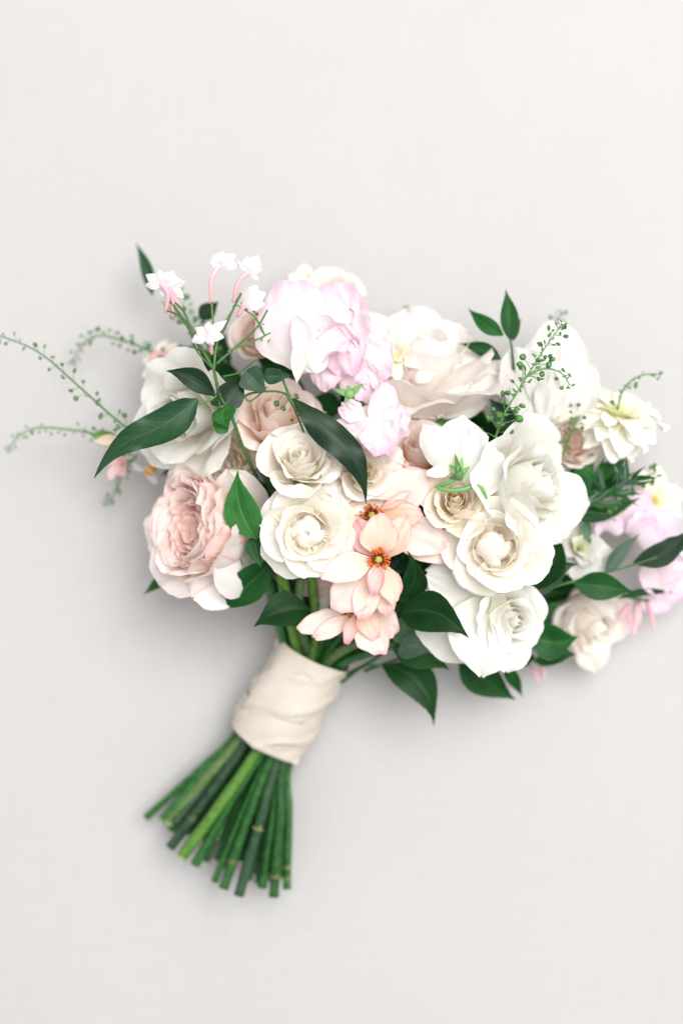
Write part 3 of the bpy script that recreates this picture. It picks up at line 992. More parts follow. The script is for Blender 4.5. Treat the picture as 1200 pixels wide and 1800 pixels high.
pea('tall white sweet pea at the upper right behind the green seed sprig', (960, 735, .115), [
    ('banner', (968, 745, .112), (980, 560, .105), 58, 'palewhite', dict(ruf=.42, crease=.12, arch=10)),
    ('wing', (955, 745, .120), (902, 612, .118), 50, 'palewhite', dict(ruf=.45, arch=12)),
    ('banner', (975, 740, .116), (1026, 630, .112), 46, 'palewhite', dict(ruf=.42, arch=12)),
    ('wing', (972, 660, .128), (962, 738, .135), 30, 'palewhite', dict(ruf=.42, arch=10, curl=.4)),
    ('wing', (930, 690, .122), (925, 745, .125), 30, 'palewhite', dict(ruf=.42, arch=8, curl=.3))])
sweet_pea('mauve sweet pea at the right edge above the leaf spray', 1110, 945, .075, 78, 52, (.3, .1, .9), mats=('mauve', 'mauve', 'palewhite'), seed=21, keel=False, calyx=False)
sweet_pea('pale mauve sweet pea at the far right edge below the dark tip leaf', 1140, 985, .065, 90, -40, (.2, -.2, .9), mats=('mauve', 'pink', 'palewhite'), seed=23, wide=.9, keel=False, calyx=False)
sweet_pea('blurred mauve pink sweet pea between the small pale green bloom and the leaf spray', 1062, 935, .08, 55, 100, (.1, .1, .9), mats=('dusty', 'mauve', 'palewhite'), seed=25, keel=False, calyx=False)
sweet_pea('blush sweet pea banner peeking between pink pea and blush cream rose', 690, 660, .12, 80, 70, (.1, .3, .9), mats=('blushouter', 'pink', 'palewhite'), seed=27, keel=False, calyx=False)


# ------------------------------------------------------------------ leafy sprigs
def sprig(label, leaves, stem=None, mat='leaf', name='ruscus_sprig', cat='leaf sprig', sr=3.2, smat='stem', group=G_GREEN):
    """leaves: (base px, py, z, tip px, py, z, half width px, opts)"""
    b0 = leaves[0]
    t = thing(name, label, cat, P(*(stem[0] if stem else b0[:3])), None, group)
    O = t.location.copy()
    if stem:
        mb = MB()
        mb.tube([P(*p) for p in stem], lambda v: sr * (1 - .55 * v) * S(stem[0][2]), 16, 7, O)
        mb.build('stem', M[smat], t)
    for k, lf in enumerate(leaves):
        bx, by, bz, tx, ty, tz, wd = lf[:7]
        op = dict(lf[7]) if len(lf) > 7 else {}
        mt = op.pop('mat', mat)
        s = S(bz)
        for q in ('arch', 'side', 'droop'):
            if q in op:
                op[q] *= s
        op.setdefault('seed', k + bx * .01)
        me = leaf_mesh(P(bx, by, bz), P(tx, ty, tz), wd * s, origin=O, **op)
        link('leaf', me, M[mt], t)
    return t


sprig('pointed bright green leaf standing between pink garden rose and cream rose', [
    (452, 948, .180, 418, 826, .192, 33, dict(side=-14, fold=16, roll=8, mat='leafmid', arch=6)),
    (445, 940, .172, 458, 998, .174, 20, dict(fold=14, mat='leaf'))], stem=[(470, 1000, .14), (455, 965, .165), (450, 945, .178)])
sprig('dark leaf sprig under the pink garden rose, above the ribbon', [
    (478, 985, .150, 370, 1072, .125, 32, dict(arch=10, side=-8, roll=-14)),
    (545, 1072, .140, 446, 1102, .150, 34, dict(arch=8, side=14, fold=16, roll=10)),
    (440, 1060, .09, 408, 1024, .09, 22, dict(mat='leafpale')),
    (300, 1005, .09, 252, 1046, .085, 10, dict(mat='leafmid'))], stem=[(540, 1150, .10), (530, 1090, .13), (480, 1010, .145), (460, 980, .15)])
sprig('dark leaf below the bud-hearted cream rose, left of the peach blooms', [
    (600, 985, .150, 512, 1022, .165, 28, dict(arch=6, roll=14, side=12)),
    (640, 1070, .120, 545, 1095, .135, 20, dict(mat='leafpale', arch=4))], stem=[(640, 1090, .11), (610, 1030, .14), (595, 985, .155)])
sprig('cluster of dark folded leaves right of the peach butterfly blooms', [
    (700, 1050, .150, 716, 968, .175, 26, dict(side=22, fold=24, arch=6, mat='leaf')),
    (705, 1060, .140, 738, 990, .160, 28, dict(side=10, fold=30, roll=-14)),
    (702, 1080, .156, 824, 1122, .184, 38, dict(arch=14, side=-24, fold=10, roll=6)),
    (706, 1134, .115, 712, 1072, .125, 26, dict(mat='leafpale', fold=22, roll=10)),
    (698, 1150, .13, 760, 1150, .140, 24, dict(mat='leafpale', fold=24, side=-14, roll=-10)),
    (690, 1140, .11, 790, 1178, .115, 30, dict(roll=14, side=-10))], stem=[(600, 1190, .06), (670, 1150, .09), (712, 1085, .11), (716, 1030, .14)])
sprig('single dark oval leaf hanging below the head beside the ribbon', [
    (672, 1170, .090, 762, 1276, .100, 33, dict(arch=8, side=-30, fold=14, roll=-6))], stem=[(600, 1200, .07), (640, 1172, .085), (672, 1170, .09)])
sprig('dark leaves hanging below the lowest white rose', [
    (806, 1150, .09, 906, 1230, .075, 34, dict(side=6, fold=20, roll=10)),
    (888, 1165, .09, 918, 1225, .07, 14, dict(roll=30)),
    (925, 1140, .10, 950, 1100, .10, 18, dict(mat='leaf')),
    (918, 1150, .09, 926, 1172, .08, 18, dict())], stem=[(640, 1180, .07), (740, 1150, .08), (850, 1160, .085), (930, 1150, .09)])
sprig('dark leaves fanned out right of the lowest white rose', [
    (925, 1075, .105, 978, 1062, .110, 20, dict(mat='leafmid', side=8, roll=12)),
    (925, 1112, .105, 1016, 1118, .095, 34, dict(side=14, fold=14, arch=6)),
    (935, 1128, .095, 1012, 1150, .085, 26, dict(side=8, roll=-20)),
    (930, 1130, .10, 956, 1136, .10, 8, dict(mat='leafmid')),
    (935, 1160, .07, 990, 1164, .06, 10, dict(mat='leafmid'))], stem=[(820, 1120, .08), (880, 1120, .095), (930, 1105, .105)])
sprig('two dark leaves beneath the peach hearted cream rose, pointing right', [
    (930, 1040, .140, 972, 918, .120, 30, dict(side=18, fold=14, roll=-10, mat='leaf')),
    (930, 1045, .135, 1014, 992, .125, 30, dict(side=-16, fold=12, mat='leafdark', roll=12))], stem=[(860, 1060, .10), (905, 1052, .13), (930, 1042, .138)])
sprig('slender leaf spray reaching past the right edge of the photo', [
    (1008, 1026, .122, 1112, 1040, .120, 26, dict(side=-2, fold=12, arch=6)),
    (1062, 1010, .105, 1124, 938, .10, 14, dict(mat='leafpale', fold=14, side=-4)),
    (1112, 990, .115, 1215, 925, .125, 22, dict(mat='leafdark', side=14, roll=-8)),
    (1150, 978, .115, 1225, 945, .12, 18, dict(mat='leafmid', side=-4)),
    (1085, 1052, .09, 1190, 1044, .08, 7, dict(mat='leafmid', side=-8))], stem=[(925, 1046, .12), (1000, 1024, .122), (1090, 1000, .118), (1170, 974, .118), (1215, 962, .12)], sr=2.6)
sprig('upright dark leaf sprig standing out at the top right', [
    (884, 590, .125, 822, 542, .115, 15, dict(side=-4, arch=3)),
    (896, 598, .125, 888, 508, .118, 17, dict(side=2)),
    (880, 632, .125, 806, 604, .120, 14, dict(side=5)),
    (900, 600, .12, 916, 558, .105, 7, dict(side=-2, mat='leafmid'))], stem=[(896, 720, .10), (902, 660, .12), (900, 622, .125), (896, 595, .126)], sr=3.4)
sprig('lone blurred leaf sticking out at the top left behind the jasmine', [
    (268, 520, .06, 238, 425, .05, 12, dict(side=5, fold=20)),
    (350, 560, .08, 385, 530, .085, 16, dict(mat='leafdark'))], stem=[(400, 640, .08), (340, 580, .075), (285, 530, .06)], name='leaf_sprig', sr=3, mat='leafdark')
sprig('frilly green leaf sprig right of the biggest white rose', [
    (1000, 905, .10, 1042, 790, .095, 26, dict(mat='leafmid', wave=.3, wk=6)),
    (1010, 912, .105, 1125, 875, .09, 16, dict(mat='leafmid', side=4)),
    (1035, 880, .10, 1062, 800, .09, 10, dict(mat='leafmid')),
    (1050, 850, .09, 1100, 805, .085, 22, dict(mat='leafmid', wave=.4, wk=5)),
    (1030, 880, .095, 1120, 830, .09, 10, dict(mat='leafmid', side=-6)),
    (1020, 870, .09, 1010, 800, .09, 18, dict(mat='leafmid')),
    (1030, 910, .105, 1040, 962, .10, 9, dict(mat='leafpale', side=4))], stem=[(960, 940, .08), (1000, 910, .10), (1035, 860, .095), (1060, 820, .09)], name='leaf_sprig')
rg = rng(91)
fe = []
for k in range(46):
    f = rg.random()
    bx, by = 1000 + 110 * f, 905 - 62 * f
    a = R_(rg.uniform(-30, 130))
    L = rg.uniform(30, 74) * (1.1 - .4 * f)
    fe.append((bx, by, .118, bx + math.cos(a) * L, by - math.sin(a) * L, .118 + rg.uniform(-.02, .02), rg.uniform(2.5, 5.5),
               dict(side=rg.uniform(-6, 6), nu=4, nv=8, mat=rg.choice(['leafmid', 'leaf', 'leafpale']))))
sprig('feathery sprig of thin green leaflets between biggest white rose and mauve sweet pea', fe, stem=[(970, 930, .09), (1000, 905, .118), (1060, 872, .12), (1115, 842, .115)], name='feathery_sprig', cat='leaf sprig')
sprig('dark leaves behind the green seed sprig at the right', [
    (905, 760, .12, 860, 700, .125, 24, dict(mat='leafdark')), (925, 760, .11, 960, 735, .11, 16, dict(mat='leafmid')),
    (930, 740, .11, 945, 700, .125, 10, dict(mat='leafpale'))], stem=[(860, 860, .08), (890, 800, .10), (910, 755, .12)], name='leaf_sprig')

# deep filler between the blooms
rg = rng(77)
for k, (px, py, z) in enumerate([(440, 800, .10), (600, 720, .10), (560, 880, .11), (690, 760, .10), (760, 930, .11), (700, 1080, .10), (840, 780, .10),
                                 (960, 930, .08), (470, 900, .10), (600, 990, .10), (370, 660, .08), (880, 1020, .09), (520, 660, .10), (760, 1010, .12), (340, 800, .08), (1000, 1040, .07)]):
    lv = []
    for j in range(5):
        a = rg.random() * 6.28
        L = rg.uniform(60, 95)
        lv.append((px, py, z - .03, px + math.cos(a) * L, py + math.sin(a) * L, z - .03 + rg.uniform(-.01, .012), rg.uniform(18, 28), dict(roll=rg.uniform(-25, 25))))
    sprig('dark leaf cluster tucked deep between the blooms', lv, stem=[(600 + (px - 600) * .35, 1080 + (py - 1080) * .35, .08), (px, py, z - .01)], group='leaf clusters deep inside the bouquet')


# ------------------------------------------------------------------ jasmine
def jasmine():
    t = thing('jasmine_vine', 'jasmine vine with white pink-tubed flowers and two long dark leaves arching over the blooms', 'jasmine', P(440, 800, .16), None, G_GREEN)
    O = t.location.copy()
    s = S(.19)

    def twig(pts, r=2.6, m='twig'):
        mb = MB()
        mb.tube([P(*p) for p in pts], lambda v: r * (1 - .3 * v) * s, 16, 6, O)
        mb.build('twig', M[m], t)
    twig([(452, 840, .150), (428, 790, .175), (416, 755, .186), (404, 725, .194), (384, 690, .198), (376, 650, .202), (345, 600, .202), (325, 565, .20), (300, 530, .198)], 3.4)
    twig([(376, 650, .202), (380, 610, .204), (392, 575, .204), (412, 540, .205)], 2.4)
    twig([(380, 640, .202), (420, 605, .200), (452, 575, .20), (470, 545, .20)], 2.6)
    twig([(376, 650, .202), (350, 622, .202), (340, 605, .202)], 2.2)
    twig([(326, 566, .2), (310, 552, .2), (290, 545, .198)], 2.0)
    twig([(332, 570, .2), (322, 545, .2), (308, 532, .198)], 2.0)
    twig([(372, 530, .204), (374, 560, .202), (380, 620, .202)], 2.2)
    twig([(424, 515, .206), (408, 548, .204), (390, 590, .203)], 2.2)
    twig([(400, 618, .202), (445, 600, .2), (475, 585, .198)], 2.0)
    twig([(392, 662, .202), (420, 655, .198), (440, 640, .198), (455, 628, .196)], 1.8)
    twig([(404, 725, .194), (425, 700, .19), (448, 690, .192), (485, 688, .196), (510, 695, .202)], 2.6)
    twig([(350, 710, .198), (372, 702, .198), (384, 690, .198)], 2.6)
    twig([(490, 650, .196), (506, 690, .19), (520, 725, .186), (534, 760, .18)], 2.6)
    twig([(384, 690, .198), (392, 745, .19), (404, 745, .192)], 2.2)
    twig([(425, 690, .19), (440, 705, .188), (470, 680, .19)], 2.2, 'stempale')

    def lf(bx, by, bz, tx, ty, tz, wd, mat='leafdark', **op):
        for q in ('arch', 'side', 'droop'):
            if q in op:
                op[q] *= s
        link('leaf', leaf_mesh(P(bx, by, bz), P(tx, ty, tz), wd * s, origin=O, seed=bx * .1, **op), M[mat], t)
    lf(348, 702, .198, 166, 840, .190, 31, arch=16, side=8, sbend=-.28, fold=-4, wave=.30, wk=3.2, shape=TAIL, nv=28, nu=12, curl=.12)
    lf(514, 700, .202, 643, 886, .188, 28, arch=26, side=-24, sbend=.25, fold=-6, wave=.22, wk=5, shape=LANCE, nv=28, nu=12, curl=.1, roll=-8)
    lf(378, 696, .198, 292, 652, .205, 22, side=12, arch=10, fold=20, roll=-22, shape=LANCE)
    lf(392, 712, .196, 430, 662, .190, 26, roll=12, shape=TAIL)
    lf(398, 712, .202, 402, 752, .194, 24, roll=-20, side=10, fold=24, shape=TAIL, mat='leafmid')
    lf(432, 652, .200, 468, 690, .204, 26, mat='leafpale', fold=18, shape=TAIL, roll=15)
    lf(462, 662, .196, 512, 660, .198, 15, fold=10, shape=TAIL)
    lf(400, 760, .186, 372, 735, .188, 14, mat='leafmid')
    lf(386, 715, .194, 380, 690, .2, 14)

    def blossom(px, py, z, tx, ty, tz, dirs, Lp=34, Wp=11, curve=8):
        """px..: mouth of the tube, tx..: base of the tube on its stalk"""
        A = P(tx, ty, tz); B = P(px, py, z)
        d = B - A
        sd = d.cross(Vector((0, 0, 1))).normalized()
        mid = A.lerp(B, .55) + sd * curve * s
        mb = MB()
        mb.tube([A, mid, B], lambda v: (3.4 + 1.6 * v) * s, 10, 8, O)
        mb.dome(A - O, 4.0 * s, 7 * s, d.normalized(), 8, 5)
        fl = mb.build('blossom', M['jastube'], t)
        for k, (a, ln, dz, wd) in enumerate(dirs):
            E = B + Vector((math.cos(R_(a)) * ln * s, math.sin(R_(a)) * ln * s, dz * s))
            link('petal', leaf_mesh(B, E, wd * s, arch=5 * s, fold=-14, curl=.25, origin=O, nu=6, nv=10, seed=k + px,
                                    shape=[.25, .62, .9, 1, .95, .75, .40, .05], wave=.2), M['jaspetal'], fl)
    blossom(284, 498, .200, 292, 545, .197, [(150, 32, -2, 10), (185, 30, -8, 10), (100, 24, 4, 11), (40, 30, 2, 12), (5, 36, -6, 11)])
    blossom(296, 500, .198, 304, 552, .197, [(10, 30, -8, 11), (320, 34, -12, 10), (70, 26, 2, 12), (130, 22, 2, 11)], curve=4)
    blossom(284, 505, .196, 316, 538, .196, [(-60, 24, -10, 8)], curve=4)
    blossom(386, 466, .204, 372, 528, .203, [(35, 34, 2, 12), (75, 24, 4, 12), (120, 22, 2, 11), (170, 20, 0, 8), (0, 36, -4, 9)], curve=-8)
    blossom(438, 478, .206, 412, 526, .204, [(60, 32, 6, 15), (100, 26, 6, 13), (10, 24, 0, 6), (140, 30, -2, 6), (-40, 22, -4, 5)], curve=-8)
    blossom(430, 530, .202, 420, 552, .202, [(20, 40, 6, 15), (50, 36, 6, 14), (350, 36, 2, 14), (330, 26, 0, 9)], Lp=40, curve=2)
    blossom(364, 588, .214, 372, 618, .202, [(35, 42, 0, 9), (80, 22, 4, 8), (150, 24, 0, 9), (205, 30, -4, 11), (-10, 30, 2, 11), (-60, 22, 0, 9)], curve=2)


jasmine()

t = thing('jasmine_buds', 'blurred pink pointed jasmine buds dangling under the right leaf spray', 'jasmine', P(1110, 1050, .07), None, G_FLOWER)
for k, (ax, ay, bx, by, w_) in enumerate([(1104, 1060, 1086, 1090, 6), (1118, 1062, 1112, 1118, 6), (1096, 1070, 1112, 1112, 5), (1136, 1058, 1148, 1106, 5), (1120, 1062, 1122, 1098, 6)]):
    mb = MB()
    mb.tube([P(ax, ay, .066), P((ax + bx) / 2 + 2, (ay + by) / 2, .068), P(bx, by, .066)], lambda v: w_ * .75 * (.35 + .65 * math.sin(math.pi * (.1 + .85 * v))) * S(.07), 10, 7, t.location)
    mb.build('bud', M['jastube'], t)
mb = MB()
mb.tube([P(1060, 1020, .08), P(1100, 1048, .07), P(1140, 1056, .068)], 2.2 * S(.07), 10, 6, t.location)
mb.build('stem', M['twig'], t)
t = thing('jasmine_buds', 'thin blurred twig with tiny dark red buds under the lowest white rose', 'jasmine', P(900, 1200, .05), None, G_FLOWER)
for k, (ax, ay, bx, by) in enumerate([(900, 1170, 896, 1212), (930, 1170, 946, 1200), (950, 1165, 956, 1196), (870, 1180, 846, 1206)]):
    mb = MB()
    mb.tube([P(ax, ay, .05), P((ax + bx) / 2 + 2, (ay + by) / 2, .05), P(bx, by, .048)], lambda v: (1.5 + 3 * v * (1 - v) * 4) * S(.05), 8, 6, t.location)
    mb.build('bud', M['jastube'] if k < 3 else M['twig'], t)


# ------------------------------------------------------------------ peppergrass (seed sprigs)
def pod_mesh():
    mb = MB()
    mb.tube([Vector((0, 0, 0)), Vector((.04, .4, .03)), Vector((0, .76, 0))], .024, 4, 5)
    # flat heart-shaped disc
    n = 12
    ring = []
    for i in range(n):
        a = 2 * math.pi * i / n
        r = .24 * (1 - .22 * max(0, math.cos(a - math.pi / 2)) ** 6)
        ring.append((r * math.cos(a) * .92, .98 + r * math.sin(a)))
    vs = [Vector((x, y, 0)) for x, y in ring] + [Vector((0, .98, .09)), Vector((0, .98, -.09))]
    fs = []
    for i in range(n):
        j = (i + 1) % n
        fs.append((i, j, n))
        fs.append((j, i, n + 1))
    mb.add(vs, fs)
    return mesh_from('seed_pod', mb.v, mb.f, mb.uv)


POD = pod_mesh()
POD.materials.append(M['pod'])


def pepper(label, pts, n, ped=18, podr=1.0, seed=1, t0=.0, tip=8, sr=2.2, branches=()):
    t = thing('peppergrass_sprig', label, 'seed sprig', P(*pts[0]), None, G_GREEN)
    O = t.location.copy()
    rg = rng(seed)

    def run(pts, n, t0, ped, tip):
        path = smooth_path([P(*p) for p in pts], 40)
        s = S(pts[0][2])
        mb = MB()
        mb.tube([P(*p) for p in pts], lambda v: sr * (1 - .6 * v) * s, 24, 6, O)
        mb.build('stem', M['pod'], t)
        for k in range(n + tip):
            if k < n:
                f = t0 + (1 - t0) * (k + rg.random() * .8) / n * .97
                sc_ = ped * s * (1.1 - .55 * f) * rg.uniform(.75, 1.2) * podr
            else:
                f = rg.uniform(.93, 1.0)
                sc_ = ped * s * rg.uniform(.28, .5)
            i = min(int(f * 40), 39)
            p = path[i].lerp(path[i + 1], f * 40 - i)
            tg = (path[i + 1] - path[i]).normalized()
            side = tg.orthogonal().normalized()
            side = Matrix.Rotation(rg.random() * 6.283, 3, tg) @ side
            y = (side + tg * rg.uniform(.25, .9)).normalized()
            zc = Vector((rg.uniform(-.9, .9), rg.uniform(-.9, .9), 1))
            x = y.cross(zc).normalized()
            zz = x.cross(y)
            o = link('seed_pod', POD, None, t)
            m = Matrix((x, y, zz)).transposed().to_4x4()
            o.matrix_local = Matrix.Translation(p - O) @ m @ Matrix.Scale(sc_, 4)
    run(pts, n, t0, ped, tip)
    for b in branches:
        run(b[0], b[1], 0, ped * .8, 5)
    return t


pepper('sharp green seed sprig crossing the tall white sweet pea', [(868, 775, .165), (885, 730, .182), (920, 670, .188), (955, 615, .19), (985, 572, .19)], 60, ped=27, seed=3, sr=2.3, podr=1.1, tip=14,
       branches=[([(925, 662, .188), (955, 648, .19), (985, 655, .19), (1000, 676, .188)], 14)])
pepper('long thin seed sprig reaching the left edge of the photo', [(250, 770, .12), (205, 738, .125), (140, 680, .125), (70, 620, .12), (5, 592, .115), (-20, 588, .11)], 44, ped=20, seed=5, sr=2.4, podr=1.)
pepper('drooping seed sprig pointing left above the dark leaf tip', [(240, 790, .10), (190, 768, .09), (130, 756, .08), (70, 752, .075), (35, 765, .07), (15, 792, .065)], 46, ped=16, seed=7, sr=2.6)
pepper('blurred arching seed sprig at the upper left', [(330, 660, .08), (270, 620, .065), (220, 600, .055), (175, 590, .05), (145, 605, .045), (128, 640, .04)], 48, ped=19, seed=9, sr=2.6)
pepper('blurred seed sprig spreading behind the left jasmine flower', [(370, 640, .08), (340, 580, .07), (318, 540, .06), (300, 500, .05)], 40, ped=26, seed=11)
pepper('curved seed sprig above the cream dahlia', [(1085, 720, .11), (1092, 690, .115), (1110, 668, .115), (1135, 658, .115), (1160, 658, .112)], 16, ped=17, seed=13)
pepper('blurred seed sprig tip above the tall white sweet pea', [(960, 640, .08), (972, 590, .07), (985, 552, .065)], 14, ped=24, seed=15, t0=.4)
pepper('feathery seed sprig pointing right above the mauve sweet pea', [(1020, 900, .10), (1070, 870, .10), (1110, 845, .10), (1150, 832, .098)], 44, ped=26, seed=17)
pepper('seed sprig nestled left of the cream dahlia', [(985, 810, .11), (1000, 770, .12), (1012, 740, .125), (1010, 715, .12)], 18, ped=22, seed=19)
pepper('tiny blurred seed sprig at the top above the blush cream rose', [(735, 640, .05), (725, 590, .04), (712, 548, .035)], 16, ped=22, seed=21, t0=.5)
pepper('blurred seed sprig hanging at the left below the dark leaf tip', [(240, 800, .06), (215, 835, .05), (200, 870, .045), (190, 885, .03)], 26, ped=15, seed=23)
pepper('fine seed sprig between the two long dark leaves', [(500, 690, .18), (515, 715, .18), (528, 745, .176), (536, 765, .17)], 12, ped=20, seed=25)
pepper('tiny seed sprig tip beside the topmost jasmine flower', [(470, 600, .17), (450, 560, .19), (430, 545, .196), (415, 535, .196)], 14, ped=14, seed=27)

t = thing('flower_bud', 'blurred green bud tinged orange at the left among the drooping seed sprig', 'bud', P(205, 772, .10), None, G_FLOWER)
for k, (a, b, wd, mt) in enumerate([((208, 774, .10), (158, 764, .105), 13, 'sepal'), ((208, 772, .104), (164, 776, .11), 10, 'peach'), ((208, 778, .102), (170, 782, .10), 9, 'lemon')]):
    free_petal(t, a, b, wd, mt, name='bud_petal', nu=8, nv=10, curl=-.6, shape=SPADE)

# ------------------------------------------------------------------ cut stems and ribbon
WB, WT = Vector((466, 1305)), Vector((554, 1144))   # ribbon ends (px)
ZB, ZT = .043, .062
AX = (WT - WB).normalized()
LAT = Vector((-AX.y, AX.x))                           # pixel space: across the handle
if LAT.x < 0:
    LAT = -LAT
RB = 66.


def cut_stem(label, end, ez, r, a, b, top, mat='stem', nubs=(), a2=None, group=None):
    """end px; a lateral and b depth position (-1..1) inside the ribbon; top: (px, py, z)"""
    e = Vector(end)
    p1 = WB + LAT * (a * (RB - 10)); z1 = ZB + b * (RB - 10) * S(ZB)
    a2 = a if a2 is None else a2
    p2 = WT + LAT * (a2 * (RB - 10)); z2 = ZT + b * (RB - 10) * S(ZT)
    pm = e.lerp(p1, .55) + LAT * (3.5 * math.sin(end[0] * 1.7 + end[1]))
    r *= .92
    t = thing('cut_stem', label, 'stem', P(e.x, e.y, ez), None, group)
    O = t.location.copy()
    s = S(ez)
    zs = ez
    path = smooth_path([P(e.x, e.y, ez), P(pm.x, pm.y, ez + (z1 - ez) * .5), P(p1.x, p1.y, z1), P(p2.x, p2.y, z2), P(*top)], 34)
    mb = MB()
    mb.add(*tube_data([p - O for p in path], lambda v: r * s * (1 + .05 * math.sin(v * 40 + r)) * (1 - .25 * v), 10, False))
    mb.build('shaft', M[mat], t)
    # freshly cut end
    d = (path[0] - path[1]).normalized()
    mb = MB()
    vs, fs, uv = tube_data([path[0] - O - d * .0012, path[0] - O + d * .0004], r * s * .97, 10, True)
    mb.add(vs, fs, uv)
    mb.build('cut_end', M['cut'] if mat != 'stemdark' else M['stem'], t)
    for f in nubs:
        i = min(int(f * 34), 32)
        p = path[i].lerp(path[i + 1], f * 34 - i) - O
        tg = (path[i + 1] - path[i]).normalized()
        mb = MB()
        mb.dome(p, r * s * 1.14, r * s * .4, tg, 10, 5, bump=.12)
        up = (Vector((0.3, .1, 1)) - tg * tg.z).normalized()
        mb.tube([p, p + up * r * s * 1.5 + tg * r * s * .6], lambda v: r * s * (.5 - .3 * v), 3, 6)
        mb.build('leaf_node', M['nub'], t)


G_STEM = 'cut stems below the ribbon'
rg = rng(5)
stems = [
    ('dark thin stem reaching furthest left of the cut stems', (257, 1437), .030, 7, -.92, .0, (470, 1000, .12), 'stem', ()),
    ('short pale scaly lime stem near the left of the cut stems', (296, 1445), .040, 11, -.70, .35, (480, 980, .13), 'stempale', (.05,)),
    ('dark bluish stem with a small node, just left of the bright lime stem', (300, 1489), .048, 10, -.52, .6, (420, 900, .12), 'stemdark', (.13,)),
    ('thick bright lime green stem in front of the others', (319, 1507), .062, 11.5, -.08, .90, (540, 960, .16), 'stemlime', ()),
    ('green stem just right of the thick lime one', (343, 1520), .052, 9, .10, .72, (600, 1000, .12), 'stem', ()),
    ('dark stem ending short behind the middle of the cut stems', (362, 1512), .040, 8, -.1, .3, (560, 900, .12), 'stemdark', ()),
    ('slim green stem ending above the two longest', (377, 1550), .050, 7, .28, .62, (640, 980, .12), 'stem', ()),
    ('green stem with a pale ring node near its cut end', (393, 1561), .060, 10, .40, .86, (660, 1040, .14), 'stem', (.10,)),
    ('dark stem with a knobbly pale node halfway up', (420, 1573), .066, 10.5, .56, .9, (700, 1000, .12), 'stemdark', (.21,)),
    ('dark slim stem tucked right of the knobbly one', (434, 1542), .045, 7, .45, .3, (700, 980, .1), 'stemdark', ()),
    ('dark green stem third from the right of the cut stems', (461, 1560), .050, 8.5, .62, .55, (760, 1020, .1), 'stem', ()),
    ('green stem with a pale node low down, second from the right', (481, 1576), .058, 10, .74, .66, (800, 1040, .1), 'stem', (.08,)),
    ('slim bright stem with two tiny nodes, rightmost of the cut stems', (504, 1562), .048, 8, .94, .2, (840, 1060, .1), 'stem', (.05, .09)),
]
for st in stems:
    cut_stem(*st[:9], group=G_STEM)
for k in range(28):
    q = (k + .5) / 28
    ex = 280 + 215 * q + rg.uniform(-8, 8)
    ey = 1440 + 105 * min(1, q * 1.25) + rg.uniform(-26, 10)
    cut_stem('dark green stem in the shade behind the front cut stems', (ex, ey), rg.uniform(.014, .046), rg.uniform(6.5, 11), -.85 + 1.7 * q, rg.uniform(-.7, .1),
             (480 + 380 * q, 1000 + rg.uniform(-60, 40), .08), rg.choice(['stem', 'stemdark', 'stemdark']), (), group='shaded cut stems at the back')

# stems that show between ribbon and blooms
for k, (pts, r, m, lb) in enumerate([
    ([(512, 1230, .055), (500, 1130, .078), (474, 1030, .12), (466, 960, .14)], 10, 'stem', 'green stem between ribbon and the dark leaf under the pink rose'),
    ([(535, 1230, .060), (522, 1140, .085), (505, 1060, .125), (490, 990, .15)], 10, 'stemlime', 'lime green stem rising from the ribbon to the cream rose'),
    ([(550, 1240, .058), (540, 1150, .085), (525, 1070, .125), (530, 1000, .14)], 8, 'stempale', 'pale green stem rising beside the lime one above the ribbon'),
    ([(560, 1230, .060), (572, 1170, .083), (615, 1135, .105), (690, 1105, .11)], 9, 'stempale', 'pale green stem running right under the hanging peach bloom'),
    ([(565, 1240, .055), (592, 1172, .080), (670, 1140, .10), (740, 1110, .11)], 9, 'stem', 'green stem leaning right from the ribbon to the white roses'),
    ([(545, 1220, .050), (560, 1140, .07), (590, 1060, .12), (620, 1000, .13)], 9, 'stemdark', 'dark stem from ribbon into the middle of the blooms'),
    ([(570, 1220, .045), (590, 1150, .06), (640, 1090, .09), (680, 1020, .11)], 9, 'stem', 'shaded green stem behind the pale one above the ribbon'),
    ([(520, 1220, .045), (515, 1130, .06), (500, 1040, .10), (500, 960, .12)], 9, 'stemdark', 'shaded dark stem behind the lime one above the ribbon'),
]):
    t = thing('rose_stalk', lb, 'stalk', P(*pts[0]), None, 'stems above the ribbon')
    mb = MB()
    mb.tube([P(*p) for p in pts], r * S(.1), 18, 9, t.location)
    mb.build('shaft', M[m], t)


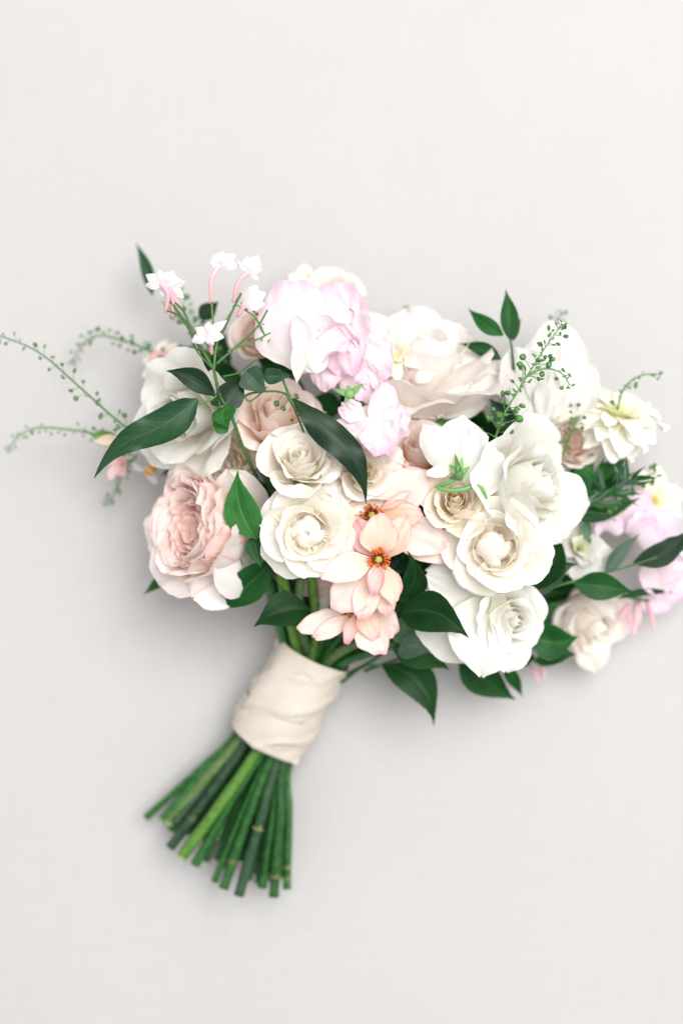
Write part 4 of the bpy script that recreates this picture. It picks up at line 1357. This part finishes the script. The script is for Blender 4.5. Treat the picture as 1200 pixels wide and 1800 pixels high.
def ribbon():
    t = thing('ribbon_wrap', 'cream silk ribbon wound round the stems of the bouquet', 'ribbon', P(WB.x, WB.y, ZB), None)
    O = t.location.copy()

    def sleeve(name, f0, f1, th0, th1, grow, seed, slope0=0., slope1=0., nu=72, nv=30, thick=.0009, fold=1.0):
        A = P(WB.x, WB.y, ZB); B = P(WT.x, WT.y, ZT)
        ax = (B - A)
        an = ax.normalized()
        lat = an.cross(Vector((0, 0, 1))).normalized()
        up = lat.cross(an)
        vs, uvs = [], []
        for side in (0, 1):
            for j in range(nv + 1):
                v = j / nv
                for i in range(nu + 1):
                    th = th0 + (th1 - th0) * i / nu
                    g0 = f0 + slope0 * math.sin(th * .5 + .4)
                    g1 = f1 + slope1 * math.cos(th + .8)
                    f = g0 + (g1 - g0) * v
                    r = (RB + 4 * (1 - abs(2 * f - 1))) * S(.05) + grow
                    if abs(th1 - th0) > 6.2:
                        env = 1.
                    else:
                        env = 1.
                    q = Vector((f * 3.2 + th * .35, math.cos(th) * 1.2, math.sin(th) * 1.2 + seed))
                    d = .0032 * noise.noise(q * 1.1) + .0008 * noise.noise(Vector((f * 9 + th * 1.6, th * .7, seed)))
                    # soft diagonal pleats
                    pl = abs(math.sin(f * 8.5 + th * 1.5 + 1.2 * noise.noise(q)))
                    d += .0030 * (1 - pl) ** 3 * fold - .0012 * fold
                    r += d * env - side * thick
                    p = A + ax * f + lat * math.cos(th) * r + up * math.sin(th) * r * .96
                    vs.append(p - O)
                    uvs.append((i / nu, f))
        n1 = (nu + 1) * (nv + 1)
        fs = grid(nu, nv)
        fb = [tuple(n1 + k for k in reversed(f)) for f in fs]
        rim = []
        for i in range(nu):
            rim.append((i + 1, i, n1 + i, n1 + i + 1))
            k = nv * (nu + 1) + i
            rim.append((k, k + 1, n1 + k + 1, n1 + k))
        for j in range(nv):
            a = j * (nu + 1); b = a + nu + 1
            rim.append((a, b, n1 + b, n1 + a))
            a += nu; b += nu
            rim.append((b, a, n1 + a, n1 + b))
        link(name, mesh_from(name, vs, fs + fb + rim, uvs + []), M['ribbon'], t)
    sleeve('inner_wrap', .03, .97, 0, 2 * math.pi, -.0006, 1.)
    sleeve('outer_wrap', .0, 1.0, -1.5, 2.7, .0016, 4., slope0=.02, slope1=.015)
    sleeve('lower_turn', -.02, .44, .35, 3.6, .0018, 7., slope0=.05, slope1=.10)
    return t


ribbon()
